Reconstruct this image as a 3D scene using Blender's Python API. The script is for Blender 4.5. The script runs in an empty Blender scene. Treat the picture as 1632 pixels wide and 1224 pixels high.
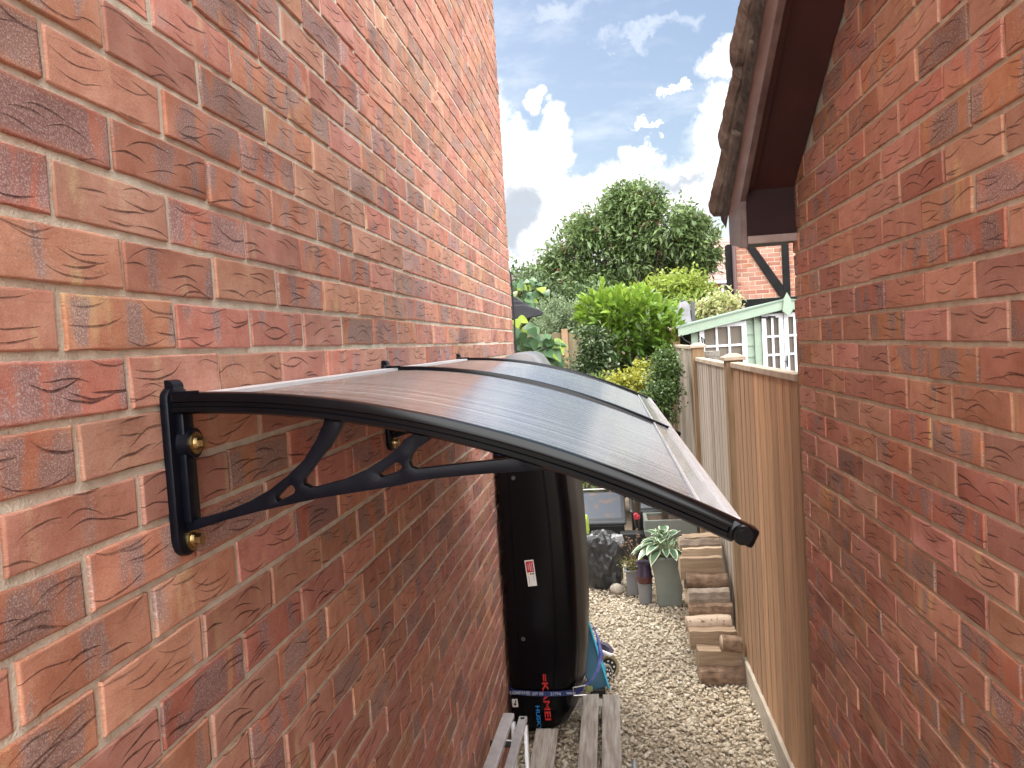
import bpy, bmesh, math, random
import numpy as np
from mathutils import Vector, Matrix, noise as mnoise
rad = math.radians
random.seed(7); rng = np.random.default_rng(7)
sc = bpy.context.scene
COL = sc.collection

# ------------------------------------------------------------------ camera
YAW, PITCH, ROLL, FPX = 0.12639419, -0.04940131, -0.06092451, 1226.0
_f = Vector((-math.sin(YAW)*math.cos(PITCH), math.cos(YAW)*math.cos(PITCH), math.sin(PITCH)))
_r0 = _f.cross(Vector((0, 0, 1))).normalized(); _u0 = _r0.cross(_f)
_r = math.cos(ROLL)*_r0 + math.sin(ROLL)*_u0
_u = -math.sin(ROLL)*_r0 + math.cos(ROLL)*_u0
cam_data = bpy.data.cameras.new("camera"); cam = bpy.data.objects.new("camera", cam_data); COL.objects.link(cam)
cam.matrix_world = Matrix(((_r.x, _u.x, -_f.x, 0), (_r.y, _u.y, -_f.y, 0), (_r.z, _u.z, -_f.z, 0), (0, 0, 0, 1)))
cam_data.sensor_width = 36.0; cam_data.lens = 36.0*FPX/1632.0
cam_data.clip_start = 0.05; cam_data.clip_end = 500
sc.camera = cam
def at(px, py, Y):                       # a sight line of the photograph met with the plane at depth Y
    d = _f + _r*((px-816)/FPX) - _u*((py-612)/FPX)
    return d*(Y/d.y)

# ------------------------------------------------------------------ light, exposure
EXPO = 1.2
SUN_EL, SUN_AZ = 58, -42                 # degrees; azimuth from +Y towards +X
sc.view_settings.view_transform = 'Standard'; sc.view_settings.look = 'None'
sc.view_settings.exposure = EXPO; sc.view_settings.gamma = 1
sun_d = bpy.data.lights.new("sun", 'SUN'); sun_d.energy = 1.7; sun_d.angle = rad(14); sun_d.color = (1, .95, .87)
sun = bpy.data.objects.new("sun", sun_d); COL.objects.link(sun)
_s = Vector((math.sin(rad(SUN_AZ))*math.cos(rad(SUN_EL)), math.cos(rad(SUN_AZ))*math.cos(rad(SUN_EL)), math.sin(rad(SUN_EL))))
sun.rotation_euler = _s.to_track_quat('Z', 'Y').to_euler()

# ------------------------------------------------------------------ node helpers
class NT:
    def __init__(s, tree): s.t = tree; s.n = tree.nodes; s.l = tree.links
    def node(s, ty, **kw):
        n = s.n.new(ty)
        for k, v in kw.items(): setattr(n, k, v)
        return n
    def link(s, a, b): s.l.new(a, b)
    def put(s, sock, v):
        if hasattr(v, 'links') or isinstance(v, bpy.types.NodeSocket): s.l.new(v, sock)
        else: sock.default_value = v
    def m(s, op, *a, clamp=False):
        n = s.n.new('ShaderNodeMath'); n.operation = op; n.use_clamp = clamp
        for i, v in enumerate(a): s.put(n.inputs[i], v)
        return n.outputs[0]
    def vm(s, op, *a):
        n = s.n.new('ShaderNodeVectorMath'); n.operation = op
        for i, v in enumerate(a):
            if op == 'SCALE' and i == 1: s.put(n.inputs['Scale'], v)
            else: s.put(n.inputs[i], v)
        return n.outputs['Value'] if op in ('LENGTH', 'DOT_PRODUCT', 'DISTANCE') else n.outputs[0]
    def mix(s, fac, a, b, mode='MIX'):
        n = s.n.new('ShaderNodeMix'); n.data_type = 'RGBA'; n.blend_type = mode
        s.put(n.inputs[0], fac); s.put(n.inputs[6], a); s.put(n.inputs[7], b); return n.outputs[2]
    def noise(s, vec, scale, detail=3, rough=.55, dist=0):
        n = s.n.new('ShaderNodeTexNoise'); s.l.new(vec, n.inputs['Vector'])
        n.inputs['Scale'].default_value = scale; n.inputs['Detail'].default_value = detail
        n.inputs['Roughness'].default_value = rough; n.inputs['Distortion'].default_value = dist
        return n.outputs['Fac']
    def ramp(s, fac, stops, interp='LINEAR'):
        n = s.n.new('ShaderNodeValToRGB'); s.l.new(fac, n.inputs[0]); r = n.color_ramp; r.interpolation = interp
        while len(r.elements) < len(stops): r.elements.new(.5)
        for e, (p, c) in zip(r.elements, stops):
            e.position = p; e.color = c if len(c) == 4 else (*c, 1)
        return n.outputs[0]
    def smooth(s, v, a, b):
        n = s.n.new('ShaderNodeMapRange'); n.interpolation_type = 'SMOOTHSTEP'
        s.put(n.inputs[0], v); n.inputs[1].default_value = a; n.inputs[2].default_value = b
        n.inputs[3].default_value = 0; n.inputs[4].default_value = 1; return n.outputs[0]
    def sep(s, v):
        n = s.n.new('ShaderNodeSeparateXYZ'); s.l.new(v, n.inputs[0]); return n.outputs
    def comb(s, *a):
        n = s.n.new('ShaderNodeCombineXYZ')
        for i, v in enumerate(a): s.put(n.inputs[i], v)
        return n.outputs[0]
def new_mat(name):
    m = bpy.data.materials.new(name); m.use_nodes = True; t = NT(m.node_tree)
    b = m.node_tree.nodes['Principled BSDF']; return m, t, b
def c4(c): return (c[0], c[1], c[2], 1)
def obj_coord(t, stretch=(1, 1, 1)):
    tc = t.node('ShaderNodeTexCoord'); mp = t.node('ShaderNodeMapping')
    t.link(tc.outputs['Object'], mp.inputs[0]); mp.inputs['Scale'].default_value = stretch
    return mp.outputs[0]
def pm(name, c1, c2=None, scale=8, stretch=(1, 1, 1), rough=.6, bump=0, bscale=None, metal=0, spec=.5, detail=4, tint=False, coat=0, emis=None, lo=.35, hi=.65):
    m, t, b = new_mat(name)
    v = obj_coord(t, stretch)
    col = c4(c1)
    if c2 is not None:
        n = t.noise(v, scale, detail)
        col = t.ramp(n, [(lo, c1), (hi, c2)])
    if tint:
        a = t.node('ShaderNodeAttribute', attribute_name='tint')
        f = t.m('ADD', t.m('MULTIPLY', a.outputs['Fac'], .5), .72)
        mx = t.node('ShaderNodeMix', data_type='RGBA', blend_type='MULTIPLY'); mx.inputs[0].default_value = 1
        t.put(mx.inputs[6], col); t.link(f, mx.inputs[7]); col = mx.outputs[2]
    t.put(b.inputs['Base Color'], col)
    b.inputs['Roughness'].default_value = rough; b.inputs['Metallic'].default_value = metal
    b.inputs['Specular IOR Level'].default_value = spec; b.inputs['Coat Weight'].default_value = coat
    if bump:
        bn = t.node('ShaderNodeBump'); bn.inputs['Strength'].default_value = 1; bn.inputs['Distance'].default_value = bump
        t.link(t.noise(v, bscale or scale*2, 5), bn.inputs['Height']); t.link(bn.outputs[0], b.inputs['Normal'])
    return m

# ------------------------------------------------------------------ world: nishita sky with clouds
world = bpy.data.worlds.new("World"); sc.world = world; world.use_nodes = True
w = NT(world.node_tree); bg = world.node_tree.nodes['Background']; bg.inputs['Strength'].default_value = 0.06
sky = w.node('ShaderNodeTexSky', sky_type='NISHITA'); sky.sun_disc = False
sky.sun_elevation = rad(SUN_EL); sky.sun_rotation = rad(SUN_AZ); sky.dust_density = 1.5; sky.air_density = 1.1; sky.ozone_density = 1.5
wc = w.node('ShaderNodeTexCoord'); wv = wc.outputs['Generated']
nz = w.node('ShaderNodeTexNoise'); w.link(wv, nz.inputs['Vector']); nz.inputs['Scale'].default_value = 11; nz.inputs['Detail'].default_value = 8; nz.inputs['Roughness'].default_value = .62
warp = w.vm('SCALE', w.vm('SUBTRACT', nz.outputs['Color'], (.5, .5, .5)), .16)
wd = w.vm('NORMALIZE', w.vm('ADD', wv, warp))
xs, ys, zs = w.sep(wd)[:3]
az = w.m('ARCTAN2', xs, ys); el = w.m('ARCSINE', zs)
def blob(px, py, rx, ry):
    d = at(px, py, 1.0).normalized(); a = math.atan2(d.x, d.y); e = math.asin(d.z)
    q = w.m('ADD', w.m('POWER', w.m('ABSOLUTE', w.m('DIVIDE', w.m('SUBTRACT', az, a), rx/FPX)), 2.0),
            w.m('POWER', w.m('ABSOLUTE', w.m('DIVIDE', w.m('SUBTRACT', el, e), ry/FPX)), 2.0))
    return w.m('SUBTRACT', 1.0, q)
dens = None
for b_ in [(848, 155, 22, 18), (893, 185, 30, 30), (876, 235, 44, 40), (825, 225, 34, 34), (835, 285, 74, 64), (905, 300, 76, 40),
           (1010, 318, 150, 56), (1110, 300, 90, 56), (1158, 100, 46, 34), (1160, 175, 40, 36), (1150, 235, 50, 40), (1070, 152, 26, 9), (1028, 199, 22, 8),
           (1005, 247, 36, 18), (700, 200, 110, 90), (1300, 160, 130, 120), (880, 380, 340, 60), (560, 60, 120, 80)]:
    q = blob(*b_); dens = q if dens is None else w.m('MAXIMUM', dens, q)
fine = w.noise(wv, 26, 7, .6)
dens = w.m('ADD', dens, w.m('MULTIPLY', w.m('SUBTRACT', fine, .5), 1.1))
cl_view = w.m('POWER', w.smooth(dens, -.35, .75), 1.35)
wz = None
for b_ in [(1062, 34, 30, 10), (1005, 62, 34, 9), (1035, 50, 40, 9), (880, 20, 60, 14), (1110, 225, 40, 16)]:
    q = blob(*b_); wz = q if wz is None else w.m('MAXIMUM', wz, q)
wz = w.m('MULTIPLY', w.smooth(w.m('ADD', wz, w.m('MULTIPLY', w.m('SUBTRACT', fine, .5), 2.0)), -.9, 1.6), .34)
broad = w.noise(wv, 2.6, 6, .6)                      # the rest of the sky, out of the frame: added broken cloud that lights the alley
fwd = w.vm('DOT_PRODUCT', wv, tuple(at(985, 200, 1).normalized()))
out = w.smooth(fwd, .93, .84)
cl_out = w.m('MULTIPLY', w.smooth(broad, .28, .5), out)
wisps = w.m('MULTIPLY', w.smooth(w.noise(w.vm('MULTIPLY', wv, (3.0, 3.0, 9.0)), 3, 6, .6), .45, .8), .30)
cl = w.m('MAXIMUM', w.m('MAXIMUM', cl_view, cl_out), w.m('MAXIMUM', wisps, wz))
cshade = w.noise(w.vm('ADD', wv, (2.3, 1.1, .7)), 9, 5, .55)
grey = w.m('ADD', w.m('MULTIPLY', blob(825, 345, 60, 70), 1.3), w.m('MULTIPLY', w.m('SUBTRACT', cshade, .5), 1.6))
grey2 = w.m('ADD', w.m('MULTIPLY', blob(1060, 300, 70, 16), .9), w.m('MULTIPLY', w.m('SUBTRACT', cshade, .5), 2.2))
gfac = w.smooth(w.m('MAXIMUM', grey, grey2), .0, 1.1)
ccol = w.mix(gfac, (10.5, 10.6, 10.8, 1), (4.9, 5.3, 5.9, 1))
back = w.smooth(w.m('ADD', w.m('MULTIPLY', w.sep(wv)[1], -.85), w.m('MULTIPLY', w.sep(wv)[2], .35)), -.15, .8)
ccol = w.mix(out, ccol, w.mix(back, (11.5, 11.5, 11.8, 1), (66, 66, 65.5, 1)))        # unseen cloud overhead and behind, brightened to light the alley walls
skyb = w.mix(1.0, sky.outputs[0], (1.10, 1.06, 1.02, 1), 'MULTIPLY')
haze = w.smooth(w.sep(wv)[2], .5, .0)
skyh = w.mix(w.m('MULTIPLY', haze, .42), skyb, (5.2, 6.3, 7.6, 1))
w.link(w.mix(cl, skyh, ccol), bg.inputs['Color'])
world.cycles.sampling_method = 'MANUAL'; world.cycles.sample_map_resolution = 512
sc.cycles.max_bounces = 8; sc.cycles.diffuse_bounces = 6; sc.cycles.glossy_bounces = 4
sc.cycles.transmission_bounces = 6; sc.cycles.transparent_max_bounces = 8
sc.cycles.use_denoising = True; sc.cycles.use_adaptive_sampling = True
sc.cycles.sample_clamp_indirect = 6

# ------------------------------------------------------------------ object helpers
def link_mesh(name, me, mats, parent=None, smooth=False):
    o = bpy.data.objects.new(name, me); COL.objects.link(o)
    for mt in (mats if isinstance(mats, (list, tuple)) else [mats]): me.materials.append(mt)
    if parent is not None: o.parent = parent
    if smooth: me.polygons.foreach_set('use_smooth', [True]*len(me.polygons))
    return o
def tag(o, label=None, cat=None, group=None, kind=None):
    if label: o['label'] = label
    if cat: o['category'] = cat
    if group: o['group'] = group
    if kind: o['kind'] = kind
    return o
def empty(name, loc, label, cat, group=None, rz=0):
    o = bpy.data.objects.new(name, None); COL.objects.link(o); o.location = loc; o.rotation_euler = (0, 0, rz)
    o.empty_display_size = .1
    return tag(o, label, cat, group)
def np_mesh(name, V, Fq, tint=None, extra=None, mat_idx=None, smooth=False):
    """V (n,3); Fq (m,k) int"""
    V = np.asarray(V, np.float32); Fq = np.asarray(Fq, np.int32)
    me = bpy.data.meshes.new(name); k = Fq.shape[1]
    me.vertices.add(len(V)); me.vertices.foreach_set('co', V.ravel())
    me.loops.add(Fq.size); me.loops.foreach_set('vertex_index', Fq.ravel())
    me.polygons.add(len(Fq)); me.polygons.foreach_set('loop_start', np.arange(0, Fq.size, k, dtype=np.int32))
    try: me.polygons.foreach_set('loop_total', np.full(len(Fq), k, np.int32))
    except Exception: pass
    if mat_idx is not None: me.polygons.foreach_set('material_index', np.asarray(mat_idx, np.int32))
    me.update(calc_edges=True)
    if smooth: me.polygons.foreach_set('use_smooth', np.ones(len(Fq), bool))
    if tint is not None:
        a = me.attributes.new('tint', 'FLOAT', 'POINT'); a.data.foreach_set('value', np.asarray(tint, np.float32))
    for nm, arr in (extra or {}).items():
        arr = np.asarray(arr, np.float32)
        if arr.ndim == 1: a = me.attributes.new(nm, 'FLOAT', 'POINT'); a.data.foreach_set('value', arr)
        else: a = me.attributes.new(nm, 'FLOAT_VECTOR', 'POINT'); a.data.foreach_set('vector', arr.ravel())
    return me
class BM:
    def __init__(s): s.b = bmesh.new(); s.ly = s.b.verts.layers.float.new('tint')
    def box(s, x0, x1, y0, y1, z0, z1, bev=0, M=None, tint=.5, seg=2):
        c = Vector(((x0+x1)/2, (y0+y1)/2, (z0+z1)/2))
        r = bmesh.ops.create_cube(s.b, size=1); vs = r['verts']
        bmesh.ops.scale(s.b, vec=(abs(x1-x0), abs(y1-y0), abs(z1-z0)), verts=vs)
        bmesh.ops.translate(s.b, vec=c, verts=vs)
        if bev:
            es = list({e for v in vs for e in v.link_edges})
            rr = bmesh.ops.bevel(s.b, geom=es, offset=bev, segments=seg, affect='EDGES', profile=.5)
            vs = list({v for f in rr['faces'] for v in f.verts} | {v for v in vs if v.is_valid})
        if M is not None: bmesh.ops.transform(s.b, matrix=M, verts=vs)
        for v in vs: v[s.ly] = tint
        return vs
    def cyl(s, p0, p1, r0, r1=None, n=12, caps=True, tint=.5):
        p0 = Vector(p0); p1 = Vector(p1); r1 = r0 if r1 is None else r1
        d = p1-p0; L = d.length
        r = bmesh.ops.create_cone(s.b, cap_ends=caps, segments=n, radius1=r0, radius2=r1, depth=L)
        q = d.to_track_quat('Z', 'Y').to_matrix().to_4x4()
        bmesh.ops.transform(s.b, matrix=Matrix.Translation((p0+p1)/2) @ q, verts=r['verts'])
        for v in r['verts']: v[s.ly] = tint
        return r['verts']
    def sph(s, c, r, sub=2, sc_=(1, 1, 1), tint=.5):
        q = bmesh.ops.create_icosphere(s.b, subdivisions=sub, radius=r)
        bmesh.ops.scale(s.b, vec=sc_, verts=q['verts']); bmesh.ops.translate(s.b, vec=Vector(c), verts=q['verts'])
        for v in q['verts']: v[s.ly] = tint
        return q['verts']
    def tube(s, pts, rads, n=8):
        pts = [Vector(p) for p in pts]; rings = []
        for i, p in enumerate(pts):
            d = (pts[min(i+1, len(pts)-1)]-pts[max(i-1, 0)]).normalized()
            a = d.orthogonal().normalized() if i == 0 else (pa - d*pa.dot(d)).normalized()
            pa = a; b = d.cross(a); r = rads[i] if isinstance(rads, (list, tuple)) else rads
            rings.append([s.b.verts.new(p + r*(math.cos(t)*a + math.sin(t)*b)) for t in [2*math.pi*k/n for k in range(n)]])
        for A, B in zip(rings, rings[1:]):
            for k in range(n): s.b.faces.new((A[k], A[(k+1) % n], B[(k+1) % n], B[k]))
        try: s.b.faces.new(rings[0][::-1]); s.b.faces.new(rings[-1])
        except Exception: pass
    def prism(s, poly, d0, d1, axis='y', bev=0, tint=.5):
        """poly list of 2D; extruded along axis"""
        def P(a, b, d):
            return {'y': (a, d, b), 'x': (d, a, b), 'z': (a, b, d)}[axis]
        A = [s.b.verts.new(P(a, b, d0)) for a, b in poly]; B = [s.b.verts.new(P(a, b, d1)) for a, b in poly]
        n = len(poly); fs = [s.b.faces.new(A), s.b.faces.new(B[::-1])]
        for i in range(n): fs.append(s.b.faces.new((A[i], B[i], B[(i+1) % n], A[(i+1) % n])))
        for v in A+B: v[s.ly] = tint
        bmesh.ops.recalc_face_normals(s.b, faces=fs)
        if bev:
            es = list({e for f in fs for e in f.edges if e.calc_face_angle(0) > .5})
            rr = bmesh.ops.bevel(s.b, geom=es, offset=bev, segments=2, affect='EDGES', profile=.5)
        return A+B
    def build(s, name, mat, parent=None, smooth=False, loc=None):
        if loc is not None: bmesh.ops.translate(s.b, vec=-Vector(loc), verts=s.b.verts)
        bmesh.ops.recalc_face_normals(s.b, faces=s.b.faces)
        me = bpy.data.meshes.new(name); s.b.to_mesh(me); s.b.free()
        o = link_mesh(name, me, mat, parent)
        if loc is not None and parent is None: o.location = loc
        if smooth:
            me.polygons.foreach_set('use_smooth', [True]*len(me.polygons))
            try: me.set_sharp_from_angle(angle=rad(35))
            except Exception: pass
        return o
def rel(parent, o):                       # keep o where it stands while its parent sits at its base
    o.matrix_parent_inverse = Matrix.Translation(-Vector(parent.location)) if tuple(parent.rotation_euler) == (0, 0, 0) else parent.matrix_basis.inverted()
    return o
def R(parent, o): return rel(parent, o)
def text(name, s_, size, mat, parent, M, extrude=.0006, align='CENTER', bold=0):
    cu = bpy.data.curves.new(name, 'FONT'); cu.body = s_; cu.size = size; cu.extrude = extrude; cu.align_x = align; cu.align_y = 'CENTER'; cu.offset = bold
    o = bpy.data.objects.new(name+'_c', cu); COL.objects.link(o)
    dg = bpy.context.evaluated_depsgraph_get(); me = bpy.data.meshes.new_from_object(o.evaluated_get(dg))
    bpy.data.objects.remove(o, do_unlink=True)
    me.transform(M); return R(parent, link_mesh(name, me, mat, parent))
G = -2.02                                 # ground level (the camera is about two metres up)

# ------------------------------------------------------------------ brick material
def brick_material(name, red, red2, dark, tan, mortar=None, dark_amt=.5, crease=1.0):
    m, t, b = new_mat(name)
    luv = t.node('ShaderNodeAttribute', attribute_name='local').outputs['Vector']   # u,v inside the brick (m), id
    rnd = t.node('ShaderNodeAttribute', attribute_name='rnd').outputs['Vector']
    u, v, _ = t.sep(luv)[:3]; r1, r2, r3 = t.sep(rnd)[:3]
    idv = t.vm('SCALE', rnd, 37.0)
    loc = t.vm('ADD', luv, idv)
    wob = t.m('MULTIPLY', t.m('SUBTRACT', t.noise(loc, 15, 1), .5), .014)
    mask = None
    for k in range(6):
        wn = t.node('ShaderNodeTexWhiteNoise', noise_dimensions='3D'); t.link(t.vm('ADD', t.vm('SCALE', rnd, 91.7), (k*3.1, k*7.7, k*1.3)), wn.inputs['Vector'])
        a, c, d = t.sep(wn.outputs['Color'])[:3]
        wn2 = t.node('ShaderNodeTexWhiteNoise', noise_dimensions='3D'); t.link(t.vm('ADD', t.vm('SCALE', rnd, 53.3), (k*5.1+9, k*2.7, k*4.3)), wn2.inputs['Vector'])
        e, g, h = t.sep(wn2.outputs['Color'])[:3]
        u0 = t.m('MULTIPLY', t.m('SUBTRACT', a, .5), .19); v0 = t.m('ADD', ((k*5 % 6)+.5)/6*.058-.029, t.m('MULTIPLY', t.m('SUBTRACT', c, .5), .012))
        du = t.m('SUBTRACT', u, u0)
        sg = t.m('SUBTRACT', t.m('MULTIPLY', t.m('GREATER_THAN', t.m('ADD', t.m('MULTIPLY', d, .35), t.m('MULTIPLY', r2, .65)), .5), 2), 1)
        cv = t.m('MULTIPLY', sg, t.m('ADD', 1.6, t.m('MULTIPLY', e, 4.6)))
        tl = t.m('MULTIPLY', t.m('SUBTRACT', g, .5), .34)
        fv = t.m('ADD', t.m('ADD', v0, t.m('MULTIPLY', tl, du)), t.m('ADD', t.m('MULTIPLY', cv, t.m('MULTIPLY', du, du)), wob))
        dist = t.m('ABSOLUTE', t.m('SUBTRACT', v, fv))
        hl = t.m('ADD', .024, t.m('MULTIPLY', h, .036))
        q = t.m('SUBTRACT', 1.0, t.m('POWER', t.m('ABSOLUTE', t.m('DIVIDE', du, hl)), 2.0))
        wd_ = t.m('MULTIPLY', t.m('ADD', .0011, t.m('MULTIPLY', d, .0014)), q)
        mk = t.m('MULTIPLY', t.m('SUBTRACT', 1.0, t.m('DIVIDE', dist, t.m('MAXIMUM', wd_, .00005))), t.m('GREATER_THAN', q, .0))
        mk = t.m('MAXIMUM', t.m('MINIMUM', t.m('MULTIPLY', mk, 1.6), 1.0), 0.0)
        mask = mk if mask is None else t.m('MAXIMUM', mask, mk)
    mask = t.m('MULTIPLY', mask, crease)
    # colour: red body, dark sanded 'kiss' bands, tan flashes
    sp = t.noise(loc, 420, 2, .7); sp2 = t.noise(loc, 1100, 1, .5)
    band = t.noise(t.comb(t.m('ADD', t.m('MULTIPLY', u, 17), t.m('MULTIPLY', r1, 91)), t.m('MULTIPLY', v, 5), t.m('MULTIPLY', r2, 57)), 1.0, 2, .5)
    thr = t.m('SUBTRACT', .78 - .36*dark_amt, t.m('MULTIPLY', t.m('SUBTRACT', r3, .5), .42))
    inside = t.m('MULTIPLY', t.smooth(t.m('ABSOLUTE', v), .033, .022), 1.0)
    dk = t.m('MULTIPLY', t.smooth(t.m('SUBTRACT', t.m('ADD', band, t.m('MULTIPLY', t.m('SUBTRACT', sp, .5), .22)), thr), -.03, .05), t.m('ADD', .25, t.m('MULTIPLY', inside, .75)))
    flash = t.noise(t.comb(t.m('ADD', t.m('MULTIPLY', u, 22), t.m('MULTIPLY', r2, 77)), t.m('MULTIPLY', v, 7), t.m('MULTIPLY', r1, 23)), 1.0, 2, .5)
    fl = t.smooth(t.m('ADD', flash, t.m('MULTIPLY', t.m('SUBTRACT', sp, .5), .15)), .60, .74)
    mott = t.noise(loc, 26, 4, .6)
    body = t.mix(t.smooth(mott, .3, .7), c4(red), c4(red2))
    body = t.mix(t.m('MULTIPLY', fl, .75), body, c4(tan))
    dcol = t.mix(t.smooth(sp, .47, .66), c4(dark), (.47, .39, .36, 1))
    col = t.mix(t.m('MULTIPLY', dk, .8), body, dcol)
    col = t.mix(t.m('MULTIPLY', t.smooth(sp, .56, .72), .30), col, (.62, .46, .37, 1))
    col = t.mix(t.m('MULTIPLY', t.smooth(sp, .44, .30), .30), col, (.20, .085, .06, 1))
    col = t.mix(t.m('MULTIPLY', t.smooth(sp2, .58, .72), .22), col, (.66, .50, .42, 1))
    col = t.mix(t.m('MULTIPLY', t.smooth(sp2, .44, .30), .35), col, (.13, .06, .05, 1))
    val = t.m('ADD', .80, t.m('MULTIPLY', r2, .36))
    hs = t.node('ShaderNodeHueSaturation'); t.link(col, hs.inputs['Color']); t.link(val, hs.inputs['Value'])
    t.link(t.m('ADD', .488, t.m('MULTIPLY', r1, .022)), hs.inputs['Hue']); t.link(t.m('ADD', .86, t.m('MULTIPLY', r3, .2)), hs.inputs['Saturation'])
    col = t.mix(t.m('MULTIPLY', mask, .90), hs.outputs[0], (.055, .022, .018, 1))
    t.link(col, b.inputs['Base Color']); b.inputs['Roughness'].default_value = .85; b.inputs['Specular IOR Level'].default_value = .25
    h = t.m('ADD', t.m('MULTIPLY', mask, -2.2), t.m('ADD', t.m('MULTIPLY', sp, .5), t.m('MULTIPLY', t.noise(loc, 70, 3), .9)))
    bn = t.node('ShaderNodeBump'); bn.inputs['Strength'].default_value = .9; bn.inputs['Distance'].default_value = .0011
    t.link(h, bn.inputs['Height']); t.link(bn.outputs[0], b.inputs['Normal'])
    return m
def mortar_material(name, c1, c2):
    return pm(name, c1, c2, scale=35, rough=.95, bump=.0022, bscale=260, spec=.1, detail=6)

def brick_sheet(axis_fn, u_range, z_range, L, H, pu, pz, u0, z0, clip=None, seed=1, nu=13, nv=8, depth=.012, chip=.0014):
    """brick face meshes; axis_fn(u, z, out) -> xyz. out = metres proud of the mortar back"""
    r = np.random.default_rng(seed)
    us = np.concatenate([[-.5, -.5, -.4945], np.linspace(-.483, .483, nu-6), [.4945, .5, .5]]); vs = np.concatenate([[-.5, -.5, -.483], np.linspace(-.45, .45, max(nv-6, 2)), [.483, .5, .5]])
    oU = np.array([0, .86, 1]+[1]*(nu-6)+[1, .86, 0]); oV = np.array([0, .86, 1]+[1]*max(nv-6, 2)+[1, .86, 0])
    NU, NV = len(us), len(vs)
    gu, gv = np.meshgrid(us, vs, indexing='ij'); out = np.minimum(oU[:, None], oV[None, :])
    idx = np.arange(NU*NV).reshape(NU, NV)
    quad = np.stack([idx[:-1, :-1], idx[1:, :-1], idx[1:, 1:], idx[:-1, 1:]], -1).reshape(-1, 4)
    VV, FF, LO, RN = [], [], [], []; base = 0
    k0 = math.floor((z_range[0]-z0)/pz); k1 = math.ceil((z_range[1]-z0)/pz)
    for k in range(k0, k1):
        zc = z0 + (k+.5)*pz; off = u0 + (pu/2 if k % 2 else 0) + r.normal(0, .003)
        n0 = math.floor((u_range[0]-off)/pu)-1; n1 = math.ceil((u_range[1]-off)/pu)+1
        for n in range(n0, n1):
            uc = off + (n+.5)*pu; a, c = uc-L/2, uc+L/2
            a = max(a, u_range[0]); c = min(c, u_range[1])
            if clip:
                # cut the brick where the gable line crosses it
                if not clip((a+c)/2, zc): continue
            if c-a < .03: continue
            Lb = c-a + r.normal(0, .0012); Hb = H + r.normal(0, .0009); uc = (a+c)/2 + r.normal(0, .0008)
            zc_ = zc + r.normal(0, .0009); th = r.normal(0, .004); lift = depth + r.normal(0, .0009)
            U = gu*Lb; W = gv*Hb
            jit = r.normal(0, chip*.36, (NU, NV)); jit2 = r.normal(0, chip*.36, (NU, NV))
            edge = (np.abs(gv) > .48) | (np.abs(gu) > .49)
            Wn = W + np.where(edge, jit, 0); Un = U + np.where(edge, jit2, 0)
            # ring at the wall back follows the outline ring
            for A in (Un, Wn):
                A[0, :] = A[1, :]; A[-1, :] = A[-2, :]; A[:, 0] = A[:, 1]; A[:, -1] = A[:, -2]
            uu = uc + Un*math.cos(th) - Wn*math.sin(th); zz = zc_ + Wn*math.cos(th) + Un*math.sin(th)
            oo = out*lift + np.where(out >= 1, r.normal(0, .0004, (NU, NV)), 0) + out*(Un*r.normal(0, .006) + Wn*r.normal(0, .012))
            P = axis_fn(uu, zz, oo); VV.append(P.reshape(-1, 3)); FF.append(quad+base); base += NU*NV
            LO.append(np.stack([Un, Wn, np.zeros_like(Un)], -1).reshape(-1, 3))
            RN.append(np.tile(r.random(3), (NU*NV, 1)))
    return np.concatenate(VV), np.concatenate(FF), np.concatenate(LO), np.concatenate(RN)

M_brickL = brick_material('brick_rustic', (.43, .168, .105), (.50, .235, .155), (.245, .165, .155), (.56, .38, .20), dark_amt=.52)
M_brickR = brick_material('brick_rustic_garage', (.42, .168, .100), (.48, .215, .135), (.215, .135, .118), (.56, .34, .14), dark_amt=.36)  # garage bricks: slightly browner, with fewer dark bands
M_mortL = mortar_material('mortar_buff', (.66, .63, .52), (.51, .48, .39))
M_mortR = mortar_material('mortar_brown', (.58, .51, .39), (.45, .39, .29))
M_plainbrick = pm('plain_render', (.33, .16, .11), (.28, .13, .09), rough=.9)
M_black = pm('powder_coat_black', (.002, .0028, .006), (.004, .005, .009), scale=30, rough=.34, spec=.16, bump=.0003, bscale=500)
M_boxblack = pm('gloss_black_plastic', (.0022, .0022, .0035), rough=.2, spec=.22)
M_brass = pm('zinc_yellow', (.50, .40, .20), (.33, .25, .12), scale=60, rough=.3, metal=1)
M_dark = pm('dark_void', (.02, .02, .02), rough=.8)

# ------------------------------------------------------------------ ground
def flat(name, x0, x1, y0, y1, z, mat):
    bm = BM(); bm.b.faces.new([bm.b.verts.new(p) for p in ((x0, y0, z), (x1, y0, z), (x1, y1, z), (x0, y1, z))])
    return tag(bm.build(name, mat), kind='structure')
M_earth = pm('earth', (.10, .075, .05), (.17, .13, .09), scale=6, rough=1, bump=.01, bscale=40)
flat('ground', -150, 150, -60, 250, G-.03, M_earth)
flat('path', -.6, .78, -1.2, 7.3, G-.018, pm('gravel_bed', (.30, .25, .18), (.44, .38, .29), scale=90, rough=1, bump=.01, bscale=120))

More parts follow.
